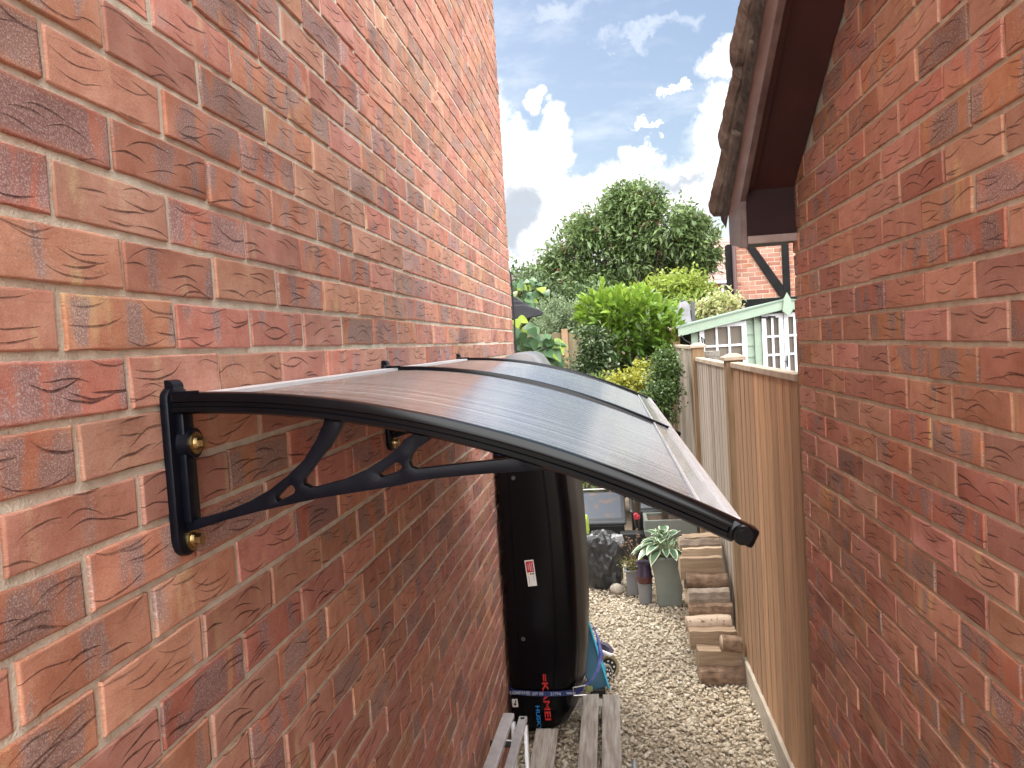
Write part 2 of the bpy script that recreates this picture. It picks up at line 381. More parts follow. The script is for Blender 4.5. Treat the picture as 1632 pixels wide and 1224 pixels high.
def pebbles():
    protos = []
    for k in range(10):
        b = bmesh.new(); bmesh.ops.create_icosphere(b, subdivisions=2, radius=1)
        s = Vector((1, random.uniform(.62, .85), random.uniform(.42, .62)))
        for v in b.verts:
            n = 1 + .22*mnoise.noise(v.co*1.3 + Vector((k*9, 0, 0))) + .10*mnoise.noise(v.co*3.1 + Vector((0, k*5, 0)))
            v.co = Vector((v.co.x*s.x, v.co.y*s.y, v.co.z*s.z))*n
        b.verts.index_update()
        protos.append((np.array([v.co[:] for v in b.verts]), np.array([[v.index for v in f.verts] for f in b.faces]))); b.free()
    N1 = 21000
    x = rng.uniform(-.59, .76, N1); y = 2.4 + (rng.random(N1)**1.05)*4.6
    sz = np.clip(rng.lognormal(math.log(.0100), .25, N1), .006, .021); z = G - .014 + rng.uniform(0, .012, N1) + sz*.3
    n2 = 130; x = np.r_[x, rng.uniform(.45, .74, n2)]; y = np.r_[y, rng.uniform(3.0, 4.4, n2)]; sz = np.r_[sz, rng.uniform(.009, .02, n2)]; z = np.r_[z, np.full(n2, G+.006)]
    VV, FF, T = [], [], []; base = 0
    for i in range(len(x)):
        V, F = protos[i % 10]
        a, b_, c = rng.normal(0, .35), rng.normal(0, .35), rng.uniform(0, 6.28)
        ca, sa, cb, sb, cc, ss = math.cos(a), math.sin(a), math.cos(b_), math.sin(b_), math.cos(c), math.sin(c)
        Rm = np.array([[cc, -ss, 0], [ss, cc, 0], [0, 0, 1]]) @ np.array([[1, 0, 0], [0, ca, -sa], [0, sa, ca]]) @ np.array([[cb, 0, sb], [0, 1, 0], [-sb, 0, cb]])
        VV.append((V*sz[i]) @ Rm.T + (x[i], y[i], z[i])); FF.append(F+base); base += len(V); T.append(np.full(len(V), rng.random()))
    me = np_mesh('gravel', np.concatenate(VV), np.concatenate(FF), tint=np.concatenate(T), smooth=True)
    m, t, b = new_mat('pebble_stone'); at_ = t.node('ShaderNodeAttribute', attribute_name='tint')
    c = t.ramp(at_.outputs['Fac'], [(0, (.25, .20, .14)), (.18, (.42, .355, .26)), (.45, (.56, .495, .385)), (.7, (.66, .595, .485)), (.86, (.50, .41, .30)), (1, (.76, .72, .64))])
    v = obj_coord(t); n = t.noise(v, 160, 3)
    t.link(t.mix(t.m('MULTIPLY', n, .5), c, (.30, .23, .15, 1)), b.inputs['Base Color']); b.inputs['Roughness'].default_value = .8; b.inputs['Specular IOR Level'].default_value = .3
    return tag(link_mesh('gravel', me, m), 'cream and tan pebble gravel covering the alley path between wall and fence', 'gravel', kind='stuff')
pebbles()

# ------------------------------------------------------------------ left house
house = empty('brick_house', (-.6, 2, G), 'tall rustic red brick house wall on the left, carrying the door canopy', 'house')
HX = -.6; PROUD = .008
V, F, LO, RN = brick_sheet(lambda u, z, o: np.stack([HX - PROUD + o - .004, u, z], -1), (-.9, 4.95), (G, 3.35), .2185, .0645, .23, .075, .795, .020, seed=3, depth=PROUD+.004, chip=.0016)
me = np_mesh('bricks', V, F, extra={'local': LO, 'rnd': RN}, smooth=True)
R(house, link_mesh('brickwork', me, M_brickL, house))
def grid_sheet(name, x, y0, y1, z0, z1, step, mat, parent, amp=.0007, f=35, clip=None):
    ny = int((y1-y0)/step)+1; nz_ = int((z1-z0)/step)+1
    yy, zz = np.meshgrid(np.linspace(y0, y1, ny), np.linspace(z0, z1, nz_), indexing='ij')
    xx = x + amp*(np.sin(yy*f*1.7+zz*91)*np.sin(zz*f*2.3+yy*53) + .6*rng.normal(0, 1, yy.shape))
    idx = np.arange(ny*nz_).reshape(ny, nz_); q = np.stack([idx[:-1, :-1], idx[1:, :-1], idx[1:, 1:], idx[:-1, 1:]], -1).reshape(-1, 4)
    if clip is not None:
        cy = yy.ravel()[q].mean(1); cz = zz.ravel()[q].mean(1); q = q[clip(cy, cz)]
    return R(parent, link_mesh(name, np_mesh(name, np.stack([xx, yy, zz], -1).reshape(-1, 3), q, smooth=True), mat, parent))
grid_sheet('mortar', HX-.0042, -.9, 4.944, G, 3.35, .02, M_mortL, house)
bm = BM(); bm.box(-6.2, HX-.016, -.9, 4.935, G, 3.35); R(house, bm.build('wall_core', M_plainbrick, house))
bm = BM(); bm.prism([(-.96, 3.36), (4.6, 3.36), (5.15, 3.36), (5.15, 3.5), (2, 5.4), (-.96, 3.7)], -6.4, HX-.05, axis='x'); R(house, bm.build('roof', pm('roof_dark', (.05, .04, .035), rough=.9), house))
bm = BM(); pts = [(HX-.02, 4.962, .50), (HX+.004, 4.957, .47), (HX+.012, 4.962, .2), (HX+.007, 4.958, .02), (HX+.02, 4.965, -.12), (HX+.01, 4.96, -.4), (HX+.008, 4.96, G)]
bm.tube(pts, .006, 6)
o = bm.build('wall_cable', M_dark); tag(o, 'thin black cable running down the far corner of the brick house', 'cable')

# ------------------------------------------------------------------ right garage with verge
RX = .635; SL = .58
def soff(y): return .44 + SL*(2.69-y)
garage = empty('garage', (RX, 1, G), 'red brick garage on the right with dark maroon overhanging verge and mossy roof tiles', 'garage')
clipf = lambda u, z: z < np.minimum(soff(u) + .03, 2.05 + 0*u)
V, F, LO, RN = brick_sheet(lambda u, z, o: np.stack([RX + PROUD - o + .004, u, z], -1), (-.9, 2.70), (G, 2.1), .208, .0635, .218, .0735, 1.312, -.0455, clip=clipf, seed=11, depth=PROUD+.004, chip=.0013)
me = np_mesh('bricks', V, F[:, ::-1], extra={'local': LO, 'rnd': RN}, smooth=True)
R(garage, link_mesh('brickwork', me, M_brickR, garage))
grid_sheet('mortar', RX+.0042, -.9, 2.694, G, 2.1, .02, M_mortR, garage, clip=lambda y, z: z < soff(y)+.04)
bm = BM(); bm.prism([(-.9, G), (2.69, G), (2.69, soff(2.69)), (.3, soff(.3)), (-.9, soff(.3)-.5)], RX+.016, 4.2, axis='x'); R(garage, bm.build('wall_core', M_plainbrick, garage))
M_maroon = pm('maroon_stain', (.060, .016, .014), (.042, .012, .011), scale=9, rough=.55, bump=.0006, bscale=60, stretch=(1, .2, 1))
M_barge = pm('weathered_bargeboard', (.075, .038, .034), (.17, .115, .10), scale=14, stretch=(1, .25, 1), rough=.48, bump=.0012, bscale=60, spec=.6)
y_hi = .25
bm = BM(); bm.prism([(y_hi, soff(y_hi)), (2.66, soff(2.66)), (2.66, soff(2.66)+.012), (y_hi, soff(y_hi)+.012)], .475, RX-.001, axis='x'); R(garage, bm.build('soffit_board', M_maroon, garage))
bm = BM(); bm.prism([(y_hi, soff(y_hi)-.055), (2.62, soff(2.62)-.055), (2.635, .275), (2.87, .315), (2.87, soff(2.87)+.10), (y_hi, soff(y_hi)+.10)], .455, .475, axis='x', bev=.002); R(garage, bm.build('bargeboard', M_barge, garage))
bm = BM(); bm.prism([(y_hi, soff(y_hi)-.03), (2.60, soff(2.60)-.03), (2.62, soff(2.60)+.004), (y_hi, soff(y_hi)+.004)], .4755, .497, axis='x', bev=.002); R(garage, bm.build('inner_trim', M_maroon, garage))
bm = BM(); bm.box(.476, RX-.002, 2.648, 2.66, .312, .47); bm.box(.476, RX-.002, 2.64, 2.80, .292, .312); R(garage, bm.build('eave_box', pm('maroon_end_shaded', (.030, .009, .009), (.022, .007, .007), scale=9, rough=.6, spec=.2), garage))  # eave end: same maroon, its shade put into a darker colour
bm = BM(); bm.box(.476, RX-.002, 2.628, 2.640, .287, .312, bev=.002); R(garage, bm.build('eave_batten', pm('pale_wood', (.36, .27, .24), (.26, .19, .17), scale=20, rough=.7), garage))
bm = BM(); bm.box(.476, 4.2, 2.80, 2.82, .30, .46); R(garage, bm.build('fascia', M_maroon, garage))
# tiles: stepped courses; the verge ends show as ragged overlapping lips
M_tile = pm('concrete_tile', (.11, .082, .068), (.22, .175, .145), scale=14, rough=.95, bump=.006, bscale=45, spec=.15)
bm = BM(); ca = math.atan(SL)
for i in range(9):
    yl = 2.90 - i*.29                      # lower edge of the course
    n = 9
    for j in range(n):                     # along X (roll profile)
        x0 = .425 + j*.42; pts_ = []
        base_z = soff(yl)+.115
        M_ = Matrix.Translation((x0, yl, base_z)) @ Matrix.Rotation(-ca + .05 + random.gauss(0, .006), 4, 'X') @ Matrix.Rotation(random.gauss(0, .01), 4, 'Z')
        vs = bm.box(0, .415, -.42, 0, 0, .022, bev=.006, M=M_)
        vs = bm.box(.10, .2, -.415, -.002, .02, .045, bev=.012, M=M_)
    if i: pass
for v in bm.b.verts:
    p = v.co*9; v.co += Vector((mnoise.noise(p), mnoise.noise(p+Vector((5, 0, 0))), mnoise.noise(p+Vector((0, 9, 0)))))*.013
R(garage, bm.build('roof_tiles', M_tile, garage))
def verge_sweep(name, mat, fn, step):          # ragged strip swept up the verge; fn(y, phase, n) -> section points (x, dz)
    bm = BM(); prev = None
    for y in np.arange(2.93, .3, -step):
        ph = ((2.93-y) % .29)/.29
        N3 = lambda a, f: mnoise.noise(Vector((y*f, a, 0)))+.5*mnoise.noise(Vector((y*f*2.3, a+7, 0)))+.3*mnoise.noise(Vector((y*f*5, a+3, 0)))
        ring = [bm.b.verts.new((x, y, soff(y)+dz)) for x, dz in fn(y, ph, N3)]
        if prev:
            for k in range(len(ring)-1): bm.b.faces.new((prev[k], ring[k], ring[k+1], prev[k+1]))
        prev = ring
    return R(garage, bm.build(name, mat, garage))
def tile_sec(y, ph, n):
    lift = .030*(1-ph); o = .014*(1-ph)
    return [(.452, .112+lift*.5+.006*n(1, 20)), (.424-o+.006*n(2, 24), .098+lift+.010*n(3, 22)), (.412-o+.006*n(4, 30), .115+lift+.008*n(5, 26)), (.408-o+.007*n(6, 24), .140+lift+.006*n(7, 30)), (.416-o+.005*n(8, 20), .158+lift+.006*n(9, 24)), (.46, .166+lift)]
verge_sweep('verge_tiles', M_tile, tile_sec, .009)
def bed_sec(y, ph, n):
    return [(.454, .080), (.450+.004*n(11, 30), .088+.010*n(12, 34)), (.438+.008*n(13, 28), .106+.010*n(14, 30)), (.436+.006*n(15, 40), .125)]
verge_sweep('verge_mortar', pm('verge_mortar', (.10, .08, .07), (.045, .036, .032), scale=30, rough=1, bump=.004, bscale=120), bed_sec, .008)

# ------------------------------------------------------------------ door canopy
canopy = empty('door_canopy', (HX, 2.0, -.15), 'long curved black and smoky polycarbonate door canopy bolted to the brick wall', 'canopy')
def arc(t): return -.0415 - .353*t*t           # t from the wall
TT = .750
from mathutils.geometry import delaunay_2d_cdt
def inside(p, poly):
    c = False; x, y = p
    for (x0, y0), (x1, y1) in zip(poly, poly[1:]+poly[:1]):
        if (y0 > y) != (y1 > y) and x < (x1-x0)*(y-y0)/(y1-y0)+x0: c = not c
    return c
def plate_with_holes(name, outer, holes, y0, y1, mat):
    pts, edges = [], []
    for poly in (outer, *holes):
        b0 = len(pts); n = len(poly); pts += [Vector(p) for p in poly]; edges += [(b0+k, b0+(k+1) % n) for k in range(n)]
    vs, es, fs, *_ = delaunay_2d_cdt(pts, edges, [], 0, 1e-5)
    b = bmesh.new(); V_ = [b.verts.new((v.x, y0, v.y)) for v in vs]; keep = []
    for f in fs:
        c = sum((vs[k] for k in f), Vector((0, 0)))/len(f)
        if inside((c.x, c.y), outer) and not any(inside((c.x, c.y), h) for h in holes): keep.append(b.faces.new([V_[k] for k in f]))
    for v in list(b.verts):
        if not v.link_faces: b.verts.remove(v)
    ex = bmesh.ops.extrude_face_region(b, geom=keep); bmesh.ops.translate(b, vec=(0, y1-y0, 0), verts=[g for g in ex['geom'] if isinstance(g, bmesh.types.BMVert)])
    bmesh.ops.recalc_face_normals(b, faces=b.faces)
    es = [e for e in b.edges if len(e.link_faces) == 2 and e.calc_face_angle(0) > 1.2]
    bmesh.ops.bevel(b, geom=es, offset=.0014, segments=2, affect='EDGES', profile=.5, clamp_overlap=True)
    me = bpy.data.meshes.new(name); b.to_mesh(me); b.free(); o = link_mesh(name, me, mat)
    me.polygons.foreach_set('use_smooth', [True]*len(me.polygons))
    try: me.set_sharp_from_angle(angle=rad(30))
    except Exception: pass
    return o
def bracket(y):
    br = bpy.data.objects.new('bracket', None); COL.objects.link(br); br.location = (HX, y, -.15); br.parent = canopy; R(canopy, br)
    P_ = lambda o: (setattr(o, 'parent', br), setattr(o, 'matrix_parent_inverse', Matrix.Translation(-Vector((HX, y, -.15)))), o)[2]
    # wall plate
    def rounded(yc, w_, z0, z1, n=10):
        r_ = w_/2; pts = []
        for k in range(n+1):
            a = math.pi*k/n; pts.append((yc+r_*math.cos(a), z1-r_*.62+r_*.62*math.sin(a)))
        for k in range(n+1):
            a = math.pi+math.pi*k/n; pts.append((yc+r_*math.cos(a), z0+r_+r_*math.sin(a)))
        return pts
    bm = BM(); bm.prism(rounded(y+.008, .054, -.262, -.026), HX, HX+.013, axis='x', bev=.003)
    bm.prism([(y-.003, -.045), (y+.024, -.045), (y+.024, -.215), (y-.003, -.215)], HX+.012, HX+.024, axis='x', bev=.003)
    bm.cyl((HX+.01, y+.014, -.107), (HX+.029, y+.014, -.107), .023, .021, 28)
    P_(bm.build('wall_plate', M_black, None, smooth=True)); 
    for z in (-.107, -.241):
        bt = BM(); off = .029 if z > -.2 else .013
        bt.cyl((HX+off, y+.014, z), (HX+off+.0025, y+.014, z), .0155, .0155, 24)
        bt.cyl((HX+off+.002, y+.014, z), (HX+off+.007, y+.014, z), .0105, .0095, 24); bt.cyl((HX+off+.006, y+.014, z), (HX+off+.0145, y+.014, z), .0082, .0078, 6)
        P_(bt.build('bolt', M_brass, None))
    # openwork arm
    def A1(L): return [(q.x, q.z) for q in (at(240+u_/4.08, 580+v_/4.08, .985) for u_, v_ in L)]
    def A2(L): return [(q.x, q.z) for q in (at(560+u_/4.08, 600+v_/4.08, .985) for u_, v_ in L)]
    def arcpts(ta, tb, n, d): return [(HX+ta+(tb-ta)*k/n, arc(ta+(tb-ta)*k/n)-d) for k in range(n+1)]
    lower = A1([(180, 1108), (300, 1077), (500, 1012), (700, 960), (900, 915), (1100, 872), (1400, 824), (1632, 787)]) + A2([(420, 680), (600, 657), (900, 630), (1150, 614), (1400, 602)])
    top_a = A1([(175, 1035), (350, 1000), (500, 955), (650, 890), (780, 815), (900, 720), (1000, 620), (1080, 490), (1120, 400), (1145, 320)])
    h2 = A1([(1265, 352), (1215, 450), (1160, 540), (1095, 620), (1035, 700), (998, 750), (998, 785), (1040, 806), (1080, 800), (1250, 755), (1400, 690), (1540, 600), (1610, 545)]) + A2([(345, 408), (425, 362)])
    h3 = A2([(548, 385), (480, 432), (425, 472), (392, 512), (380, 560), (392, 592), (430, 602), (700, 570), (1000, 537), (1050, 526), (1085, 510)])
    tA = top_a[-1][0]-HX
    outer = lower + arcpts(.60, tA, 24, .015) + top_a[::-1][1:]
    outer = [p for i, p in enumerate(outer) if i == 0 or (Vector(p)-Vector(outer[i-1])).length > .0006]
    h2 += arcpts(h2[-1][0]-HX, h2[0][0]-HX, 10, .0215)[1:-1]
    h3 += arcpts(h3[-1][0]-HX, h3[0][0]-HX, 14, .0215)[1:-1]
    def slot(A, B, r0, r1):
        A = Vector(A); B = Vector(B); d = (B-A).normalized(); th = math.atan2(d.y, d.x); o_ = []
        for k in range(7): an = th+math.pi/2+math.pi*k/6; o_.append((A.x+r0*math.cos(an), A.y+r0*math.sin(an)))
        for k in range(7): an = th-math.pi/2+math.pi*k/6; o_.append((B.x+r1*math.cos(an), B.y+r1*math.sin(an)))
        return o_
    s1 = slot(*A1([(835, 876), (912, 818)]), .0035, .0065); s2 = slot(*A2([(198, 640), (300, 588)]), .0030, .0062)
    P_(plate_with_holes('arm', outer, (h2, h3, s1, s2), y+.003, y+.018, M_black))
    # curved clamping rail, grooved section
    prof = [(-.012, 0), (-.010, .006), (-.005, .0078), (.003, .0078), (.008, .006), (.010, 0), (.010, -.024), (.006, -.029), (-.006, -.029), (-.012, -.025), (-.012, -.0175), (-.0080, -.0155), (-.0080, -.0095), (-.012, -.0075)]
    bm = BM(); rings = []
    N = 48
    for k in range(N+1):
        t_ = .012 + (TT-.012)*k/N; dz = -.706*t_; tv = Vector((1, 0, dz)).normalized(); nv_ = Vector((-tv.z, 0, tv.x)); c0 = Vector((HX+t_, y, arc(t_)))
        rings.append([bm.b.verts.new(c0 + nv_*(h_*.8) + Vector((0, q, 0))) for q, h_ in prof])
    for A, B in zip(rings, rings[1:]):
        for k in range(len(prof)): bm.b.faces.new((A[k], B[k], B[(k+1) % len(prof)], A[(k+1) % len(prof)]))
    bm.b.faces.new(rings[0]); bm.b.faces.new(rings[-1][::-1])
    P_(bm.build('rail', M_rail, None, smooth=True))
    t_ = TT-.002; tv = Vector((1, 0, -.706*t_)).normalized(); nv_ = Vector((-tv.z, 0, tv.x)); c0 = Vector((HX+t_, y+.002, arc(t_)-.008))
    bm = BM(); Mx = Matrix((( tv.x, 0, nv_.x, c0.x), (0, 1, 0, c0.y), (tv.z, 0, nv_.z, c0.z), (0, 0, 0, 1)))
    bm.box(-.012, .024, -.016, .010, -.0125, .0125, bev=.004, M=Mx, seg=2)
    bm.cyl(c0+tv*.004+Vector((0, -.026, 0)), c0+tv*.004+Vector((0, .008, 0)), .0118, .0118, 20); bm.cyl(c0+tv*.004+Vector((0, -.0285, 0)), c0+tv*.004+Vector((0, -.020, 0)), .0075, .0075, 16)
    P_(bm.build('end_cap', M_rail, None, smooth=True))
    bm = BM(); bm.cyl((HX+.004, y-.004, -.028), (HX+.004, y+.022, -.028), .010, .010, 16); bm.box(HX+.002, HX+.05, y-.006, y-.003, -.056, -.034); P_(bm.build('rail_clip', M_black, None))
    return br
M_rail = pm('satin_black_extrusion', (.0015, .0018, .003), (.003, .0035, .005), scale=14, rough=.17, spec=.22)
for yb in (.98, 2.0, 3.02): bracket(yb)
# sheets
def sheet_mat():
    m, t, b = new_mat('smoky_multiwall_polycarbonate')
    v = obj_coord(t); x, y, z = t.sep(v)[:3]
    rn = t.noise(t.comb(t.m('MULTIPLY', x, .7), t.m('MULTIPLY', y, 60), 0.0), 1.0, 4, .75)
    h = t.m('MULTIPLY', rn, 1.6)
    bn = t.node('ShaderNodeBump'); bn.inputs['Distance'].default_value = .0003; bn.inputs['Strength'].default_value = .7; t.link(h, bn.inputs['Height'])
    t.link(bn.outputs[0], b.inputs['Normal'])
    rn2 = t.noise(t.comb(t.m('MULTIPLY', x, .5), t.m('MULTIPLY', y, 170), 0.0), 1.0, 2, .6)
    t.link(t.mix(t.smooth(t.m('ADD', t.m('MULTIPLY', rn, .6), t.m('MULTIPLY', rn2, .4)), .38, .62), (.07, .073, .075, 1), (.42, .42, .41, 1)), b.inputs['Base Color'])
    t.link(t.m('ADD', .12, t.m('MULTIPLY', rn, .16)), b.inputs['Roughness'])
    b.inputs['IOR'].default_value = 2.1; b.inputs['Specular IOR Level'].default_value = .6; b.inputs['Coat Weight'].default_value = .6; b.inputs['Coat Roughness'].default_value = .05
    b.inputs['Transmission Weight'].default_value = .06
    return m
M_sheet = sheet_mat()
def clear_mat(name, col, a):
    m, t, b = new_mat(name); b.inputs['Base Color'].default_value = c4(col); b.inputs['Roughness'].default_value = .12
    b.inputs['Transmission Weight'].default_value = a; b.inputs['IOR'].default_value = 1.45
    return m
M_clear = clear_mat('clear_edge_strip', (.84, .87, .90), .45)
def arc_sheet(name, y0, y1, t0, t1, d0, d1, mat, n=40, xoff=0):
    bm = BM(); rings = []
    for k in range(n+1):
        t_ = t0+(t1-t0)*k/n; dz = -.706*t_; tv = Vector((1, 0, dz)).normalized(); nv_ = Vector((-tv.z, 0, tv.x)); c0 = Vector((HX+t_, 0, arc(t_)))
        rings.append([bm.b.verts.new(c0+nv_*h_+Vector((0, yy, 0))) for yy, h_ in ((y0, d0), (y1, d0), (y1, d1), (y0, d1))])
    for A, B in zip(rings, rings[1:]):
        for k in range(4): bm.b.faces.new((A[k], B[k], B[(k+1) % 4], A[(k+1) % 4]))
    bm.b.faces.new(rings[0]); bm.b.faces.new(rings[-1][::-1])
    return R(canopy, bm.build(name, mat, canopy, smooth=True))
def ribbed_sheet(y0, y1, t0, t1, amp=.00022, pitch=.0085):
    ny = int((y1-y0)/pitch*6); nt = 46
    yy = np.linspace(y0, y1, ny+1); tt = np.linspace(t0, t1, nt+1); Y_, T_g = np.meshgrid(yy, tt, indexing='ij')
    slow = np.interp(yy, np.linspace(y0, y1, 40), rng.normal(0, .00003, 40))[:, None]
    h = -.004 + amp*np.sin(2*np.pi*Y_/pitch)*(1+.2*rng.random(ny+1)[:, None]) + slow + .0004*np.sin(T_g*9)
    dz = -.706*T_g; L_ = np.sqrt(1+dz*dz); X_ = HX+T_g-dz/L_*h; Z_ = arc(T_g)+h/L_
    top = np.stack([X_, Y_, Z_], -1).reshape(-1, 3); bot = np.stack([HX+T_g+dz/L_*.010, Y_, arc(T_g)-.010/L_], -1).reshape(-1, 3)
    idx = np.arange((ny+1)*(nt+1)).reshape(ny+1, nt+1); q = np.stack([idx[:-1, :-1], idx[:-1, 1:], idx[1:, 1:], idx[1:, :-1]], -1).reshape(-1, 4)
    n_ = len(top); F = np.concatenate([q[:, ::-1], q+n_])
    e_ = []
    for ring in (idx[0], idx[-1][::-1]): e_ += [(a, b, b+n_, a+n_) for a, b in zip(ring, ring[1:])]
    me = np_mesh('roof_sheet', np.concatenate([top, bot]), np.concatenate([F, np.array(e_)]), smooth=True)
    return R(canopy, link_mesh('roof_sheet', me, M_sheet, canopy))
for y0, y1 in ((.9905, 1.9875), (2.0105, 3.0075)):
    ribbed_sheet(y0, y1, .035, .708)
    arc_sheet('front_strip', y0, y1, .706, .750, .0005, -.0135, M_clear, n=6)
    o = arc_sheet('strip_glint', y0, y1, .741, .752, .0065, -.002, pm('highlight_white', (.86, .87, .88), rough=.3), n=4)  # raised strip edge, its highlight line painted in as white
    arc_sheet('inner_glint', y0, y1, .7055, .7085, .0015, -.001, bpy.data.materials['highlight_white'], n=2)  # thin inner glint, painted in with the same white
    arc_sheet('rear_strip', y0, y1, .004, .045, .002, -.013, pm('pale_plastic_strip', (.62, .62, .64), rough=.35), n=6)

# ------------------------------------------------------------------ roof box standing on end
BX0, BY0, BY1 = -.585, 3.76, 4.48
rb = empty('roof_box', (-.4, 4.1, G+.03), 'tall glossy black car roof box stood on end against the brick wall', 'roof box')
prof = [(-.12, -.36), (-.125, -.35), (-.13, -.345), (-.15, -.335), (-.25, -.285), (-.42, -.235), (-.60, -.205), (-.85, -.187), (-1.1, -.182), (-1.35, -.184), (-1.55, -.192), (-1.72, -.212), (-1.84, -.245), (-1.93, -.30), (-1.965, -.37), (-1.985, -.46)]
bm = BM(); rings = []
for z, xr in prof:
    ring = []
    x0 = BX0
    # rounded rectangle section; corner radius grows at the ends
    xr -= .038; w2 = xr-x0; r_ = min(.07, w2*.42)
    e = min(1.0, max(0.0, (min(-.045-z, z+1.99))/.16)); yy0 = BY0 + .07*(1-e)**2; yy1 = BY1 - .05*(1-e)**2
    for cx, cy, a0 in ((xr-r_, yy0+r_*.55, -90), (xr-r_, yy1-r_, 0), (x0+.03, yy1-.03, 90), (x0+.03, yy0+.03, 180)):
        rr = (r_, r_*.55) if a0 == -90 else ((r_, r_) if a0 == 0 else (.03, .03))
        for k in range(7):
            a = rad(a0+15*k); ring.append(bm.b.verts.new((cx+rr[0]*math.cos(a), cy+rr[1]*math.sin(a), z)))
    rings.append(ring)
for A, B in zip(rings, rings[1:]):
    n = len(A)
    for k in range(n): bm.b.faces.new((A[k], A[(k+1) % n], B[(k+1) % n], B[k]))
bm.b.faces.new(rings[0]); bm.b.faces.new(rings[-1][::-1])
R(rb, bm.build('shell', M_boxblack, rb, smooth=True))
def xr_at(z):
    for (z0, x0), (z1, x1) in zip(prof, prof[1:]):
        if z1 <= z <= z0: return x0+(x1-x0)*(z0-z)/(z0-z1)
    return -.3
def strip_on_front(name, xa, off, wdt, z0, z1, mat, dy=.004, dx=0):
    bm = BM(); pr = None
    for k in range(41):
        z = z0+(z1-z0)*k/40; e = min(1.0, max(0.0, (min(-.045-z, z+1.99))/.16)); yf = BY0+.07*(1-e)**2
        x = xa(z)
        ring = [bm.b.verts.new(p) for p in ((x, yf+.002, z), (x+wdt*.3, yf-dy, z), (x+wdt*.7, yf-dy, z), (x+wdt, yf+.002, z))]
        if pr:
            for j in range(3): bm.b.faces.new((pr[j], ring[j], ring[j+1], pr[j+1]))
        pr = ring
    return R(rb, bm.build(name, mat, rb, smooth=True))
strip_on_front('moulded_ridge', lambda z: xr_at(z)-.155, 0, .012, -.35, -1.85, M_boxblack)
strip_on_front('lid_seam', lambda z: BX0+.055, 0, .010, -.12, -1.9, M_boxblack)
# lid edge round the right and top, grey reflection put into its colour
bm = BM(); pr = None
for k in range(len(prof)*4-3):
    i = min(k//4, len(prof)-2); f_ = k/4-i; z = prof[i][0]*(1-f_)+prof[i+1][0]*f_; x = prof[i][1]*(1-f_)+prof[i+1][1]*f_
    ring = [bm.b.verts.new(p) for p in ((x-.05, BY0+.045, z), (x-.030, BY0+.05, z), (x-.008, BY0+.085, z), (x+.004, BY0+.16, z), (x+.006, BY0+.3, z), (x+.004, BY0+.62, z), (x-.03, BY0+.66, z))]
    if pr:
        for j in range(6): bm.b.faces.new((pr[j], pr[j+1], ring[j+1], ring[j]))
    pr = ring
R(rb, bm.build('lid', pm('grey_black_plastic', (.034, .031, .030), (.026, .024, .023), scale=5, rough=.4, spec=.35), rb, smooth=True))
bm = BM(); bm.prism([(-.545, -.14), (-.535, -.075), (-.505, -.048), (-.46, -.036), (-.41, -.038), (-.375, -.052), (-.35, -.085), (-.315, -.14)], BY0+.05, BY1-.06, axis='y', bev=.008); R(rb, bm.build('end_cover', pm('grey_plastic_cover', (.23, .23, .24), (.17, .17, .18), scale=7, rough=.35), rb, smooth=True))
for z in (-.655, -1.47):
    bm = BM(); bm.cyl((-.50, BY0+.002, z), (-.50, BY0-.007, z), .011, .008, 14); R(rb, bm.build('rivet', pm('rivet_grey', (.10, .10, .11), rough=.3, metal=.6), rb))
M_white = pm('label_white', (.72, .70, .68), rough=.5); M_red = pm('label_red', (.42, .012, .02), rough=.45); M_redl = pm('logo_red', (.50, .02, .02), rough=.35); M_blue = pm('logo_blue', (.015, .20, .55), rough=.35)
def on_face(x, z, rot=0, y=BY0-.003): return Matrix.Translation((x, y, z)) @ Matrix.Rotation(math.pi/2, 4, 'X') @ Matrix.Rotation(rot, 4, 'Z')
cx, cz = at(846, 913, BY0).x, at(846, 913, BY0).z
Ml = on_face(cx, cz, rad(5))
bm = BM(); bm.box(-.0225, .0225, -.066, .066, 0, .0006, M=Ml); lab = R(rb, bm.build('sticker', M_white, rb))
def sub(o): o.parent = lab; return o
bm = BM(); bm.box(-.018, .018, .004, .060, .0008, .0012, M=Ml); sub(bm.build('red_panel', M_red))
bm = BM(); [bm.box(-.016+.013*k, -.007+.013*k, -.008, .000, .0008, .0012, M=Ml) for k in (0,)]; sub(bm.build('yellow_square', pm('label_yellow', (.7, .6, .2), rough=.5)))
bm = BM(); bm.box(-.004, .004, -.008, .000, .0008, .0012, M=Ml); sub(bm.build('brown_square', pm('label_brown', (.25, .05, .02), rough=.5)))
bm = BM(); bm.box(.008, .016, -.008, .000, .0008, .0012, M=Ml); sub(bm.build('black_square', M_dark))
bm = BM()
for xo, z0, z1, wv_ in ((-.008, .018, .046, .0022), (.001, .012, .052, .003), (.010, .008, .054, .002), ): 
    n_ = 9
    for k in range(n_): 
        a = z0+(z1-z0)*k/n_; bm.box(xo-wv_/2, xo+wv_/2, a, a+(z1-z0)/n_*.72, .0013, .0016, M=Ml)
sub(bm.build('fine_print', M_white))
M_print = pm('print_grey', (.15, .15, .15), rough=.6)
for xo, z0, z1 in ((-.012, -.058, -.014), (.012, -.040, -.014)):
    bm = BM()
    for k in range(10): a = z0+(z1-z0)*k/10; bm.box(xo-.001, xo+.001, a, a+(z1-z0)/10*.7, .0008, .0012, M=Ml)
    sub(bm.build('small_print', M_print))
